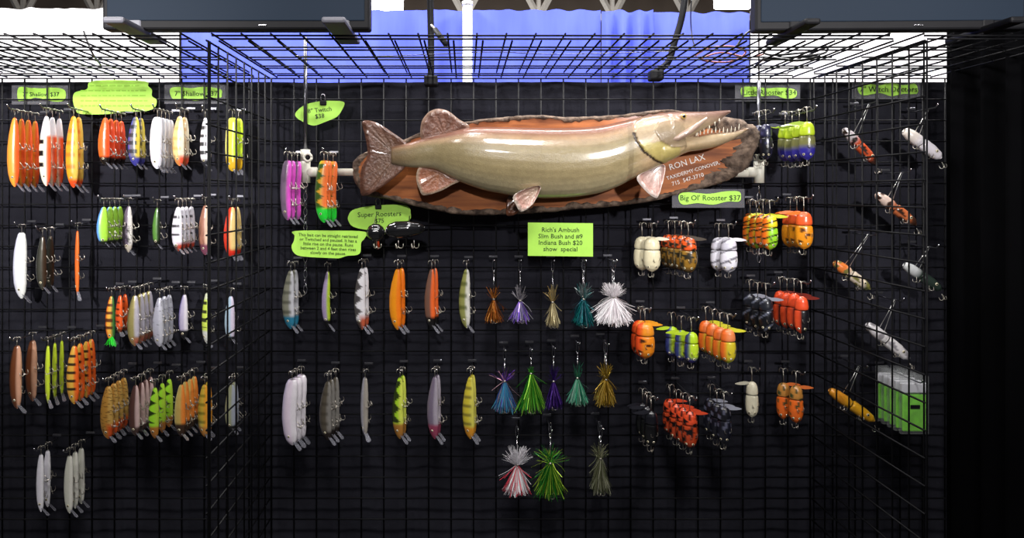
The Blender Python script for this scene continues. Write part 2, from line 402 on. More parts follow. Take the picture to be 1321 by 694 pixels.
# ------------------------------------------------------------------ hanging bar for the fish
YB = 2.455
t = thing('fish_hanging_bar', 'cream plastic pipe bar with tee fittings holding the mounted fish', 'pipe bar', P(394, 222, YB))
b0 = P(394, 222, YB)
def hb(name, pts, r, m, n=12): return obj(name, MB().tube([Vector(p) - b0 for p in pts], r, n).me(name, True), m, t)
hb('cross_pipe', [P(396, 222, YB), P(977, 224, YB)], .0125, M_pvc)
for px in (394, 979):
    hb('tee_fitting', [P(px, 208, YB), P(px, 236, YB)], .017, M_pvc)
    hb('side_socket', [P(px + (3 if px < 600 else -3), 222, YB), P(px + (15 if px < 600 else -15), 222, YB)], .0165, M_pvc)
    hb('elbow_fitting', [P(px, 193, YB), P(px, 207, YB)], .0165, M_pvc)
    ring = [P(px + 3 + 5 * math.cos(q), 203 + 5 * math.sin(q), YB - .024) for q in [i * math.pi / 6 for i in range(13)]]
    hb('fitting_mouth', ring, .0045, M_pvc, 8)
    hb('bore', [P(px + 3, 203, YB - .014), P(px + 3, 203, YB - .022)], .010, M_black)
    hb('upright_pipe', [P(px, 48 if px < 600 else 104, YB + .01), P(px, 193, YB)], .0065, M_peg)
    prev = None
    for k in range(14 if px < 600 else 10):         # chain
        y0 = 238 + k * 10
        ln = obj('chain_link', MB().tube(spline([(0, 0, 0), (.005 * (1 if k % 2 else .3), .005 * (0 if k % 2 else 1), -.008), (.005 * (1 if k % 2 else .3), .005 * (0 if k % 2 else 1), -.02), (0, 0, -.028), (-.005 * (1 if k % 2 else .3), -.005 * (0 if k % 2 else 1), -.02), (-.005 * (1 if k % 2 else .3), -.005 * (0 if k % 2 else 1), -.008)], 3, True), .0015, 5).me('chain_link', True), M_chrome, t, P(px, y0, YB) - b0)

# ------------------------------------------------------------------ mounted fish
YP = 2.40       # front of plaque
YF = 2.335      # mid plane of fish
fish = thing('mounted_fish', 'long mounted trophy fish with open toothy jaws on a bark-edged wood plaque', 'fish mount', P(715, 275, YP))
fb = Vector(fish.location)
outl = [(457, 214), (464, 201), (490, 190), (523, 180), (545, 171), (597, 159), (626, 154), (660, 151), (700, 149.5), (737, 152), (798, 149), (840, 143.5),
        (866, 142), (890, 146), (925, 152), (955, 158), (972, 170), (975, 183), (968, 200), (955, 218), (938, 230), (905, 242), (870, 251), (847, 257), (798, 264.5),
        (749, 268), (700, 273), (660, 275.5), (599, 275.6), (550, 268), (501, 256), (472, 250), (459, 232)]
sp = spline([(P(x, y, YP).x - fb.x, P(x, y, YP).z - fb.z, 0) for x, y in outl], 5, True)
cen = sum(sp, Vector()) / len(sp)
pl = obj('plaque', slab('plaque', [(p.x * .985 + cen.x * .015, lerp(p.y, cen.y, .05)) for p in sp], YP - fb.y, YP + .035 - fb.y), M_wood, fish)
# bark rim
rows = []; nS = len(sp) * 2
vs_, fs = [], []
for i in range(nS):
    p = sp[i // 2].lerp(sp[(i // 2 + 1) % len(sp)], (i % 2) * .5)
    px = CX + (p.x + fb.x) * F / YP
    d = (cen - p); d.normalize()
    nrm = Vector((d.x * .35, d.y, 0)).normalized()
    fat = 1 + 2.9 * max(0, (px - 890) / 70) ** 1.0 if px > 890 else 1 + .3 * max(0, (520 - px) / 60)
    if p.y + fb.z > ZC + .22 and px < 900: fat *= .75
    for k in range(8):
        a = 2 * math.pi * k / 8
        n1 = 1 + .55 * mnoise.noise(Vector((p.x * 38, p.y * 38, k * .9))) + .3 * mnoise.noise(Vector((p.x * 110, p.y * 110, k * 1.7)))
        rr = .0125 * n1
        vs_.append(Vector((p.x, YP + .012 - fb.y, p.y)) + Vector((nrm.x, 0, nrm.y)) * (rr * fat * (math.cos(a) + .6)) + Vector((0, 1, 0)) * (rr * 1.5 * math.sin(a)))
for i in range(nS):
    for k in range(8):
        j = (i + 1) % nS; fs.append((i * 8 + k, i * 8 + (k + 1) % 8, j * 8 + (k + 1) % 8, j * 8 + k))
bk = obj('bark_edge', mesh('bark_edge', vs_, fs), M_bark, fish); bk['label'] = 'rough grey-brown bark rim'

# body: lofted sections joined into one continuous skin
btab = [(505, 190, 212), (513, 187, 214), (528, 184.5, 216.5), (545, 178.5, 217), (560, 175, 218), (575, 171.5, 226), (592, 167, 234), (604, 164.5, 239), (625, 163.5, 246), (660, 164, 252.5),
        (700, 165, 256), (725, 165, 255.5), (750, 164.5, 253.5), (775, 162.5, 249), (800, 157, 240), (812, 154, 233), (838, 148.5, 222), (857, 145, 211), (872, 144.5, 204), (880, 144.5, 196)]
def loft(tab, th, nseg=28, step=3.0):
    vs_ = []; fs = []; x = tab[0][0]; xs = []
    while x < tab[-1][0]: xs.append(x); x += step
    xs.append(tab[-1][0])
    for x in xs:
        # smoothed interpolation
        a = [interp(tab, min(max(x + d, tab[0][0]), tab[-1][0])) for d in (-5, 0, 5)]
        top = sum(q[0] for q in a) / 3; bot = sum(q[1] for q in a) / 3
        pt = P(x, top, YF); pb = P(x, bot, YF); cz = (pt.z + pb.z) / 2; hz = (pt.z - pb.z) / 2
        hy = th(x, hz)
        for k in range(nseg):
            an = 2 * math.pi * k / nseg
            vs_.append(Vector((pt.x, YF - hy * math.copysign(abs(math.sin(an)) ** .9, math.sin(an)), cz + hz * math.cos(an))) - fb)
    n = len(xs)
    for i in range(n - 1):
        for k in range(nseg): fs.append((i * nseg + k, i * nseg + (k + 1) % nseg, (i + 1) * nseg + (k + 1) % nseg, (i + 1) * nseg + k))
    fs.append(tuple(range(nseg))[::-1]); fs.append(tuple((n - 1) * nseg + k for k in range(nseg)))
    return vs_, fs
mb = MB()
mb.add(*loft(btab, lambda x, hz: min(.078, hz * (.62 if x < 880 else .6))))
mb.add(*loft([(862, 144.5, 186), (878, 144, 182), (886, 144, 179.5), (896, 144, 175), (911, 144, 167), (925, 143, 157.5), (936, 142.5, 149), (942, 142, 144.5)], lambda x, hz: lerp(.048, .014, (x - 862) / 80)))
mb.add(*loft([(850, 176, 214), (862, 178, 208), (875, 179, 202), (886, 179, 196), (905, 175, 193.5), (920, 171.5, 191), (936, 171, 185), (948, 170, 179), (958, 166, 172), (964, 164, 167)], lambda x, hz: lerp(.052, .016, (x - 850) / 114)))
tmp = bpy.data.objects.new('tmp', mb.me('tmp')); C.objects.link(tmp)
rm = tmp.modifiers.new('r', 'REMESH'); rm.mode = 'VOXEL'; rm.voxel_size = .0034
sm = tmp.modifiers.new('s', 'SMOOTH'); sm.factor = .5; sm.iterations = 4
dg = bpy.context.evaluated_depsgraph_get(); body = bpy.data.meshes.new_from_object(tmp.evaluated_get(dg)); bpy.data.objects.remove(tmp)
gill = [(814, 172), (816, 160), (826, 153), (845, 150), (868, 152), (878, 165), (880, 190), (868, 208), (856, 212), (842, 207), (826, 196), (817, 184)]
cheek = [(838, 170), (845, 158), (862, 155), (880, 160), (886, 175), (880, 190), (862, 192), (846, 184)]
def inside(poly, x, y):
    c = False; j = len(poly) - 1
    for i in range(len(poly)):
        xi, yi = poly[i]; xj, yj = poly[j]
        if (yi > y) != (yj > y) and x < (xj - xi) * (y - yi) / (yj - yi) + xi: c = not c
        j = i
    return c
cols = []
for v in body.vertices:
    q = v.co + fb; px = CX + q.x * F / YF; py = CY - (q.z - ZC) * F / YF
    tp, bt = interp(btab, px) if px < 880 else (144, 195)
    u = (py - tp) / max(4, (bt - tp))
    nz = mnoise.noise(Vector((px * .05, py * .12, 0)))
    c = mixc(S((128, 84, 66)), S((170, 140, 108)), (u - .09) / .08)
    c = mixc(c, S((150, 134, 96)), (u - .18) / .14)
    c = mixc(c, S((162, 146, 108)), (u - .45) / .3)
    c = mixc(c, S((186, 172, 136)), (u - .72) / .25)
    c = mixc(c, S((120, 92, 68)), (545 - px) / 45 * .8)
    c = tuple(x * (1 + .10 * nz) for x in c[:3]) + (1,)
    if px > 812:
        hcol = mixc(S((132, 100, 88)), S((182, 160, 128)), (py - 147) / 18)
        hcol = mixc(hcol, S((190, 164, 126)), (py - 180) / 12)
        k = (px - 812) / 20 if not inside(gill, px, py) else 1
        c = mixc(c, hcol, k)
        if inside(gill, px, py):
            v.co.y -= .0055 if q.y < YF else -.003
            if py > 187 - (px - 820) * .1 and px < 872 and not inside(cheek, px, py): c = mixc(c, S((190, 176, 98)), .75)
            if inside(cheek, px, py) and q.y < YF:
                c = mixc(c, S((124, 106, 82)), .7 * min(1, (py - 158) / 22) if py > 158 else 0)
                v.co.y -= .003
        if px > 884 and 160 < py < 182 and (py - 142) > (950 - px) * .55 and py < 171 + (945 - px) * .12: c = mixc(c, S((122, 78, 66)), .5)
    elif px > 806 and q.y < YF:
        c = mixc(c, S((96, 78, 56)), .35)
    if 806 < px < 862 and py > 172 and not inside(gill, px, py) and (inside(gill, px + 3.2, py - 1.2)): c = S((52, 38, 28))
    cols.append(c)
at = body.color_attributes.new('Col', 'FLOAT_COLOR', 'POINT'); at.data.foreach_set('color', [x for c in cols for x in c])
body.polygons.foreach_set('use_smooth', [True] * len(body.polygons))
bo = obj('body', body, M_fish, fish)
def fin(name, pts, yoff, c0, c1, ray, edge=None, th=.006):
    """pts: outline px; ray: px point rays fan out from"""
    pp = spline([(x, y, 0) for x, y in pts], 4, True); Y = YF + yoff
    n = len(pp); cx = ray[0]; cy = ray[1]; vs_ = []; fs = []; cl = []; NR = 7
    for i, p in enumerate(pp):
        for r_ in range(NR):
            k = r_ / (NR - 1)
            x, y = lerp(cx, p.x, k), lerp(cy, p.y, k)
            ang = math.atan2(p.y - cy, p.x - cx)
            rip = .0022 * math.sin(ang * 46) * k
            for s in (-1, 1):
                q = P(x, y, Y) - fb; q.y += s * th / 2 * (1.1 - .6 * k) + rip - .016 * k * k * (1 if yoff < 0 else .4)
                vs_.append(q)
                c = mixc(S(c0), S(c1), k); m_ = .88 + .12 * math.sin(ang * 46)
                c = tuple(z * m_ for z in c[:3]) + (1,)
                if edge and k > .9: c = S(edge)
                cl.append(c)
    for i in range(n):
        j = (i + 1) % n
        for r_ in range(NR - 1):
            for s in (0, 1):
                A = (i * NR + r_) * 2 + s; B = (j * NR + r_) * 2 + s
                f = (A, B, B + 2, A + 2); fs.append(f if s else f[::-1])
        A = (i * NR + NR - 1) * 2; B = (j * NR + NR - 1) * 2; fs.append((A, A + 1, B + 1, B))
    return obj(name, mesh(name, vs_, fs, cl), M_fin, fish)
fin('tail_fin', [(468, 157), (485, 158), (508, 172), (526, 186), (530, 200), (522, 217), (504, 233), (482, 248), (467, 252), (465, 232), (467, 216), (474, 203), (474, 190), (471, 174)], 0, (132, 100, 78), (118, 78, 62), (512, 201))
fin('dorsal_fin', [(545, 182), (543, 162), (550, 148), (562, 141), (577, 143), (592, 154), (606, 164), (590, 172), (568, 178)], 0, (140, 96, 76), (128, 84, 68), (575, 176), (160, 130, 112))
fin('anal_fin', [(541, 216), (537, 230), (541, 244), (547, 252), (567, 247), (584, 238), (594, 232), (575, 222), (557, 215)], 0, (170, 112, 76), (196, 128, 100), (568, 222), (220, 196, 170))
fin('pelvic_fin', [(696, 240), (695, 248), (686, 264), (672, 273), (665, 264), (662, 252), (682, 242)], -.05, (210, 180, 150), (206, 150, 138), (693, 242), (235, 220, 205))
fin('pelvic_fin', [(676, 248), (672, 262), (667, 275), (654, 278), (653, 264), (658, 250)], .035, (120, 76, 50), (110, 66, 44), (672, 250))
fin('pectoral_fin', [(855, 213), (855, 228), (848, 252), (843, 255), (830, 245), (820, 229), (837, 219)], -.072, (232, 216, 206), (206, 150, 136), (851, 215), (240, 225, 215))
e = P(882, 150, YF - .045) - fb
eo = obj('eye', MB().sphere(e, (.009, .006, .009), S((190, 160, 90)), 14, 8).me('eye', True), M_eye, bo)
obj('pupil', MB().sphere(e + Vector((0, -.0045, 0)), (.0052, .003, .0052), S((8, 8, 8)), 12, 6).me('pupil', True), M_eye, bo)
# jaw plate (maxilla) and teeth
obj('jaw_plate', MB().tube([P(x, y, YF - .050) - fb for x, y in [(862, 182), (874, 178), (888, 170), (902, 160), (912, 152)]], [.004, .010, .011, .008, .004], 10, S((178, 150, 132))).me('jaw_plate', True), M_fish, bo)
mt = [(x, y) for x, y in [(898, 174.5), (903, 173), (908, 172), (913, 171), (918, 170.5), (923, 170), (928, 170), (933, 170), (938, 170), (943, 169.5), (948, 168.5), (953, 166.5)]]
for i, (x, y) in enumerate(mt):
    h = 6.5 if i % 2 else 4.5
    obj('tooth', MB().tube([P(x, y + 1, YF - .022) - fb, P(x + .6, y - h, YF - .020) - fb], [.0026, .0004], 6, S((236, 226, 205))).me('tooth', True), M_fish, bo)
for i, (x, y) in enumerate([(900, 172), (908, 167), (915, 163), (922, 158), (928, 154)]):
    obj('tooth', MB().tube([P(x, y - 1, YF - .018) - fb, P(x + .6, y + 5, YF - .018) - fb], [.0024, .0004], 6, S((236, 226, 205))).me('tooth', True), M_fish, bo)
def text_mesh(body_, size, align='CENTER', extr=.0004, space=1.0):
    cu = bpy.data.curves.new('lettering', 'FONT'); cu.body = body_; cu.size = size; cu.align_x = align; cu.align_y = 'CENTER'; cu.extrude = extr; cu.space_line = space; cu.resolution_u = 2
    o = bpy.data.objects.new('lettering', cu); C.objects.link(o)
    dg = bpy.context.evaluated_depsgraph_get(); dg.update(); me = bpy.data.meshes.new_from_object(o.evaluated_get(dg)); bpy.data.objects.remove(o); return me
for body_, x, y, sz in (('RON LAX', 886, 209.5, .028), ('TAXIDERMY\u00b7CONOVER, WI', 899, 218.5, .0168), ('715  547-3710', 887, 231.5, .0185)):
    p = P(x, y, YP) - fb; p.y -= .0015
    obj('lettering', text_mesh(body_, sz), M_letter, pl, p, (R(90), R(-17), 0))

# ------------------------------------------------------------------ price cards
def card(label, out, lines, sizes, Y=2.466, tilt=0, clip_=None, lam=False, tc=(0, 0), smooth=True):
    xs = [p[0] for p in out]; ys = [p[1] for p in out]
    cpx, cpy = (min(xs) + max(xs)) / 2, (min(ys) + max(ys)) / 2; k = Y / F
    c = P(cpx, cpy, Y); t = thing('price_card', label, 'sign', c)
    q = [((x - cpx) * k, -(y - cpy) * k, 0) for x, y in out]
    pts = [(p.x, p.y) for p in spline(q, 4, True)] if smooth else [(p[0], p[1]) for p in q]
    obj('card', slab('card', pts, 0, .0012), M_green, t)
    hw, hh = (max(xs) - min(xs)) / 2 * k, (max(ys) - min(ys)) / 2 * k
    if lam: obj('laminate_sheet', slab('laminate_sheet', [(-hw - .022, -hh - .010), (hw + .012, -hh - .010), (hw + .012, hh + .008), (-hw - .022, hh + .008)], .0018, .0026), M_lam, t)
    tot = sum(sizes) * 1.25; z = tot / 2
    for ln, sz in zip(lines, sizes):
        z -= sz * 1.25 / 2
        obj('lettering', text_mesh(ln, sz * 1.25), M_ink, t, (tc[0] * k, -.001, z - tc[1] * k), (R(90), R(tilt), 0)); z -= sz * 1.25 / 2
    if clip_:
        x = (clip_[0] - cpx) * k; zz = -(clip_[1] - cpy) * k
        cl_ = obj('binder_clip', bevbox('binder_clip', (.022, .010, .016), .003), M_black, t, (x, 0, zz))
        obj('clip_handle', MB().tube(spline([(-.006, -.002, .006), (-.007, -.004, .022), (0, -.005, .03), (.007, -.004, .022), (.006, -.002, .006)], 4), .0013, 6).me('clip_handle', True), M_chrome, cl_)
    return t
YC = 2.509      # tucked between the wires and the cloth
card('small wavy lime price card above the gold-flanked orange lures', [(24, 113), (40, 113.5), (55, 114), (66, 113), (83, 116), (83, 129), (70, 131), (58, 128), (46, 126), (38, 128), (28, 130), (23, 129)], ['7" Shallow $37'], [.0165], YC, lam=True)
cl = card('large cloud-shaped lime card with faded fine print', [(117, 105), (150, 103), (188, 105), (191, 111), (196, 116), (196, 124), (202, 129), (200, 138), (190, 143), (172, 144), (160, 143.5), (140, 147), (104, 147), (97, 140), (94, 128), (97, 119), (112, 115)], [], [], YC - .022)
M_faint = mat('faded_ink', S((158, 218, 70)), .7, var=.1)
rg = random.Random(5)
for r_ in range(5):                     # fine print too faded to read
    mbp = MB(); x = -.085 if r_ == 0 else -.115
    while x < (.075 if r_ == 0 else .105):
        ww = rg.uniform(.006, .022); mbp.box((x + ww / 2, -.0006, .038 - r_ * .017), (ww, .0008, .0042)); x += ww + .005
    obj('print_line', mbp.me('print_line'), M_faint, cl)
card('laminated wavy lime price card near the grid fin', [(220, 114), (232, 112), (246, 114), (262, 112), (284, 115), (286, 122), (284, 126), (268, 126), (252, 130), (240, 127), (225, 128), (220, 123)], ['7" Shallow $37'], [.0195], YC, lam=True)
card('leaf-shaped lime twitch price card on a binder clip', [(381, 146), (392, 136), (410, 131), (430, 130), (444, 132), (441, 142), (434, 151), (420, 157), (405, 162), (393, 158), (384, 153)], ['8" Twitch', '$38'], [.0165, .0165], 2.466, -6, (417, 133))
card('oval lime super rooster price card on a binder clip', [(449, 280), (455, 271), (475, 266), (505, 264), (526, 266), (530, 276), (528, 284), (515, 287), (503, 291), (495, 297), (470, 296), (455, 292), (450, 286)], ['Super Roosters', '$75'], [.0185, .0165], 2.44, -2, (488, 267))
card('ragged lime card explaining how the bait is retrieved', [(380, 298), (430, 297.5), (471, 299), (470, 308), (466, 313), (465, 325), (460, 329), (448, 330), (438, 333), (430, 333), (392, 331), (380, 327), (376, 318), (379, 311), (380, 304)], ['This bait can be straight retrieved', 'or Twitched and paused. It has a', 'little rise on the pause. Runs', 'between 2 and 4 feet then rises', 'slowly on the pause.'], [.0112] * 5, 2.37, 2)
card('rectangular lime show special card above the tinsel lures', [(681, 287), (765, 288), (765, 331), (681, 330)], ["Rich's Ambush", 'Slim Bush and #9', 'Indiana Bush $20', 'show  special'], [.0165] * 4, 2.37, .5, smooth=False)
card('slim wavy lime card reading big rooster below the fish head', [(876, 251), (884, 248), (900, 249), (915, 250), (935, 247), (953, 247), (956, 254), (953, 260), (938, 260), (920, 264), (900, 262), (882, 264), (876, 259)], ["Big Ol' Rooster $37"], [.0195], 2.40, lam=True)
card('slim wavy lime little rooster price card', [(957, 113), (975, 112), (990, 114), (1005, 113), (1024, 115), (1028, 120), (1025, 126), (1012, 127), (1000, 123), (985, 124), (970, 124), (958, 124)], ['Little Rooster $34'], [.0195], YC, lam=True)
card('wavy lime witch doctor price card behind the grid fin', [(1108, 111), (1120, 108), (1135, 110), (1150, 107), (1165, 110), (1180, 108), (1184, 115), (1182, 121), (1165, 121), (1150, 124), (1135, 120), (1115, 123), (1108, 119)], ['7" Witch Doctors'], [.0215], YC, lam=True)
# ------------------------------------------------------------------ shared small parts
def treble(name, ls, r, wr):
    mb = MB(); mb.tube([(0, 0, 0), (0, 0, -ls)], wr, 5)
    for k in range(3):
        a = 2 * math.pi * k / 3; d = Vector((math.cos(a), math.sin(a), 0))
        pts = [Vector((0, 0, -ls))] + [d * (r - r * math.cos(q)) + Vector((0, 0, -ls - r * math.sin(q))) for q in [math.pi * i / 6 for i in range(1, 7)]] + [d * (2 * r) + Vector((0, 0, -ls + r * 1.1))]
        mb.tube(pts, [wr] * (len(pts) - 1) + [wr * .3], 5)
    return mb.me(name, True)
ME_hook = treble('treble_hook', .014, .0058, .00105)
ME_tail = treble('tail_hook', .022, .0060, .0012)
ME_long = treble('tail_hook', .040, .0075, .0013)
ME_eye = MB().sphere((0, 0, 0), (.0040, .0016, .0040), S((235, 225, 190)), 12, 6).sphere((0, -.0012, 0), (.0024, .0011, .0024), S((6, 6, 8)), 10, 5).me('eye', True)
ME_ring = MB().tube(spline([(.004 * math.cos(q), 0, .004 * math.sin(q)) for q in [i * math.pi / 3 for i in range(6)]], 3, True), .0008, 5).me('split_ring', True)
for m_, q in ((ME_hook, M_hook), (ME_tail, M_hook), (ME_long, M_hook), (ME_eye, M_eye), (ME_ring, M_hook)): m_.materials.append(q)
def lip_mesh(ln, wd):
    pts = []
    for i in range(9):
        a = -math.pi / 2 + math.pi * i / 8; pts.append((ln - wd * .4 + wd * .4 * math.cos(a), wd / 2 * math.sin(a)))
    pts = [(0, wd * .3)][::-1] + [(0, -wd * .3)] + pts
    vs_ = [(x, y, z) for z in (-.0009, .0009) for x, y in pts]; n = len(pts)
    fs = [tuple(range(n))[::-1], tuple(range(n, 2 * n))] + [(i, (i + 1) % n, n + (i + 1) % n, n + i) for i in range(n)]
    return mesh('lip', vs_, fs, None, False)

def nth(k, n):
    if n == 1: return ''
    return ', outermost on its peg' if k == 0 else ', innermost on its peg' if k == n - 1 else (', second', ', third', ', fourth')[k - 1] + ' from its peg tip'

def peg(label, x, z, yf, up=.010):
    t = thing('peg_hook', label, 'peg hook', (x, YW - .004, z), group='peg hooks on the wire grid')
    L = (YW - .004) - yf + .012
    obj('prong', MB().tube([(0, 0, 0), (0, -L * .5, 0), (0, -L, 0), (0, -L - .008, up * .4), (0, -L - .014, up)], .0022, 6).me('prong', True), M_peg, t)
    obj('bracket', bevbox('bracket', (.030, .004, .008), .0012, 1), M_peg, t, (0, -.0045, .012))
    obj('ball_tip', MB().sphere((0, -L - .014, up), .0034, None, 8, 5).me('ball_tip', True), M_chrome, t)

# ------------------------------------------------------------------ plug lures
def pattern(sp):
    g = {k: S(v) for k, v in sp.items() if k in ('side', 'back', 'belly')}
    side = g['side']; back = g.get('back', side); belly = g.get('belly', side)
    def f(t, s, rnd):
        c = mixc(back, side, (s + .85) / .45)
        c = mixc(c, belly, (s - .30) / .25)
        if 'bars' in sp:
            bc, n, fr, st = sp['bars']; ph = (t * n) % 1
            if t < sp.get('barend', .82) and t > .06:
                if st == 'band' and ph < fr and s < .62: c = mixc(c, S(bc), .95)
                if st == 'tri' and abs(ph - .5) < fr * max(0, .45 - s * .75): c = mixc(c, S(bc), .95)
                if st == 'soft' and s < .5: c = mixc(c, S(bc), .8 * max(0, math.sin(ph * 2 * math.pi)) * fr)
                if st == 'dots' and s < -.05 and ph < fr: c = S(bc)
        if 'speck' in sp and rnd > 1 - sp['speck'][1]: c = mixc(c, S(sp['speck'][0]), .8)
        if 'head' in sp:
            hc, t0 = sp['head']; c = mixc(c, S(hc), (t - t0) / .05)
        if 'throat' in sp:
            hc, t0 = sp['throat']
            if s > .05: c = mixc(c, S(hc), min((t - t0) / .1, (s - .05) / .3))
        if 'tail' in sp:
            hc, t0 = sp['tail']; c = mixc(c, S(hc), (t0 - t) / .05)
        return c
    return f
PROF = {'plug': [(0, .22), (.03, .40), (.10, .58), (.25, .82), (.45, .98), (.65, 1), (.80, .92), (.91, .70), (.97, .42), (1, .12)],
        'slim': [(0, .35), (.03, .55), (.12, .75), (.3, .95), (.55, 1), (.78, .92), (.9, .7), (.97, .4), (1, .12)],
        'glide': [(0, .40), (.02, .62), (.08, .82), (.25, .98), (.6, 1), (.84, .90), (.93, .70), (.98, .4), (1, .12)]}
def body_mesh(L, h, wr, prof, pf, bow=.25, n=64, ns=18):
    vs_, fs, cl = [], [], []; rg = random.Random(int(L * 1e5) + int(h * 1e6))
    for i in range(n + 1):
        t = i / n; k = interp(PROF[prof], t)[0]; cx = -bow * h * math.sin(math.pi * t ** 1.2)
        for j in range(ns):
            a = 2 * math.pi * j / ns; s = math.cos(a)
            vs_.append((cx + h * k * s, h * wr * k * math.sin(a), -L * t)); cl.append(pf(t, s, rg.random()))
    for i in range(n):
        for j in range(ns): fs.append((i * ns + j, i * ns + (j + 1) % ns, (i + 1) * ns + (j + 1) % ns, (i + 1) * ns + j))
    fs.append(tuple(range(ns))); fs.append(tuple(n * ns + j for j in range(ns))[::-1])
    return mesh('body', vs_, fs, cl)
GN = 0
def plugs(px, top, bot, wpx, n, sp, adj, rot=-24, prof='plug', step=.036, lip=True, bow=.25, foil=False, eye=True, wr=.56, hooks=2, skirt=None, yb=2.445, dx=0):
    global GN; GN += 1
    step = max(step, .03)
    yf = yb - step * (n - 1)
    p = P(px, top, yf); L = (bot - top) * yf / F; h = wpx / 2 * yf / F * 1.05
    bm_ = body_mesh(L, h, wr, prof, pattern(sp), bow); bm_.materials.append(M_foil if foil else M_paint)
    lm = lip_mesh(max(.022, L * .19), max(.012, h * .9)); lm.materials.append(M_lip)
    grp = f'{adj} lures sharing one peg' if n > 1 else None
    zp = p.z + .022 + .0058 - .0012 - .0022
    peg(f'dark wire peg carrying the {adj} lure' + ('s' if n > 1 else ''), p.x + .0062, zp - .0006, yf - .022)
    for k in range(n):
        jz = -random.uniform(0, .006) * (k > 0)
        t = thing('plug_lure', f'{adj} plug lure hung by its hook{nth(k, n)}', 'lure', (p.x + (random.uniform(-.002, .003) + dx * .0026 * k if k else 0), yf + step * k, p.z), (0, 0, R(rot + math.degrees(math.atan((CX - px) / F)) + random.uniform(-9, 9) * (k > 0))), grp)
        obj('body', bm_, None, t)
        obj('tail_hook', ME_tail, None, t, (0, 0, 0), (math.pi, 0, t.rotation_euler.z))
        for q in range(hooks):
            tt = (.36, .64)[q] if hooks == 2 else (.3, .5, .72)[q]
            kk = interp(PROF[prof], tt)[0]
            obj('treble_hook', ME_hook, None, t, (h * kk - bow * h * math.sin(math.pi * tt) + .001, 0, -L * tt), (R(random.uniform(-15, 15)), R(-24 + random.uniform(-12, 12)), random.uniform(0, 2)), 1.2)
        if lip: obj('lip', lm, None, t, (h * .15, 0, -L * .93), (0, R(50), 0))
        if eye:
            te = .86; kk = interp(PROF[prof], te)[0]; cx = -bow * h * math.sin(math.pi * te ** 1.2)
            for s in (-1, 1): obj('eye', ME_eye, None, t, (cx - .1 * h, s * h * wr * kk * .98, -L * te), (0, 0, 0 if s < 0 else math.pi))
        if skirt and k == 0:
            o = obj('feather_skirt', strands(60, .012, .035, .022, [skirt], random.Random(3)), M_hair, t, (h * .1, -.004, -L * .88)); o['kind'] = 'stuff'

def strands(n, r0, ln, r1, cols, rg, wd=.0011, up=False, jit=.25, wild=0, flat=.6):
    mb = MB()
    for i in range(n):
        a = rg.uniform(0, 2 * math.pi); q = math.sqrt(rg.random()); l = ln * rg.uniform(1 - jit, 1); c = S(rg.choice(cols))
        if rg.random() < wild: q = rg.uniform(1.0, 1.35); l *= rg.uniform(.35, .8)
        d = Vector((math.cos(a), math.sin(a) * flat, 0)); sd = Vector((-math.sin(a), math.cos(a), 0)) * wd
        z = 1 if up else -1; b1 = rg.uniform(.32, .6)
        p0 = d * (r0 * q * .25); p1 = d * (lerp(r0 * .25, r1, b1) * q) + Vector((rg.uniform(-.002, .002), 0, z * l * .5)); p2 = d * (r1 * q * rg.uniform(.75, 1.15)) + Vector((rg.uniform(-.003, .003), 0, z * l * rg.uniform(.86, 1)))
        sd = Matrix.Rotation(rg.uniform(0, 3), 3, 'Z') @ sd
        mb.add([p0 - sd, p0 + sd, p1 + sd, p1 - sd, p2 + sd * .8, p2 - sd * .8], [(0, 1, 2, 3), (3, 2, 4, 5)], c)
    return mb.me('strands')

OR, RD, YE, WH, BK = (240, 105, 30), (225, 50, 30), (235, 200, 50), (240, 238, 245), (14, 14, 16)
CH, GR, GD, SI, BR = (205, 240, 40), (80, 220, 40), (225, 165, 50), (165, 165, 180), (125, 75, 40)
# outer panel, top row
plugs(19, 152, 241, 14, 4, dict(side=(238, 165, 60), belly=(238, 92, 36), back=(240, 150, 60)), 'gold-flanked orange')
plugs(60, 150, 240, 14, 3, dict(side=(250, 240, 215), back=(250, 240, 215), belly=(240, 90, 40), bars=(BK, 6, .38, 'dots'), tail=(WH, .3)), 'white and red black-dotted')
plugs(95, 150, 242, 15, 2, dict(side=(245, 165, 40), belly=(238, 200, 90), bars=((225, 95, 30), 6, .8, 'soft'), head=((232, 80, 30), .86)), 'amber barred red-nosed')
# outer panel, middle
plugs(28, 300, 385, 16, 1, dict(side=(238, 240, 238), back=(214, 214, 240), belly=(248, 250, 245)), 'plain white slender', prof='slim', lip=True)
plugs(55, 305, 374, 12, 2, dict(side=(76, 76, 66), belly=(70, 52, 38), back=(24, 24, 24)), 'charcoal square-lipped', step=.045, foil=True)
plugs(100, 298, 381, 9, 1, dict(side=(245, 110, 35), belly=(245, 120, 50)), 'thin all-orange', rot=-75, prof='slim')
# outer panel, third row
plugs(22, 446, 527, 15, 2, dict(side=(112, 62, 34), belly=(224, 170, 140), back=(60, 34, 22)), 'brown copper-bellied', rot=-30, step=.085, prof='slim')
plugs(62, 446, 520, 9, 3, dict(side=(214, 236, 70), belly=(218, 242, 60), back=(180, 205, 120)), 'lemon-lime thin', rot=-65, step=.042, prof='slim')
plugs(96, 446, 521, 15, 4, dict(side=(232, 180, 70), belly=(240, 100, 35), back=(220, 150, 60), bars=(BK, 7, .34, 'band')), 'orange and gold black-barred')
plugs(53, 586, 660, 9, 2, dict(side=(225, 222, 230), belly=(238, 236, 240)), 'silver-white low-hanging', prof='slim')
plugs(90, 588, 662, 11, 3, dict(side=(205, 205, 190), belly=(228, 226, 215)), 'bone-white low-hanging', prof='slim')
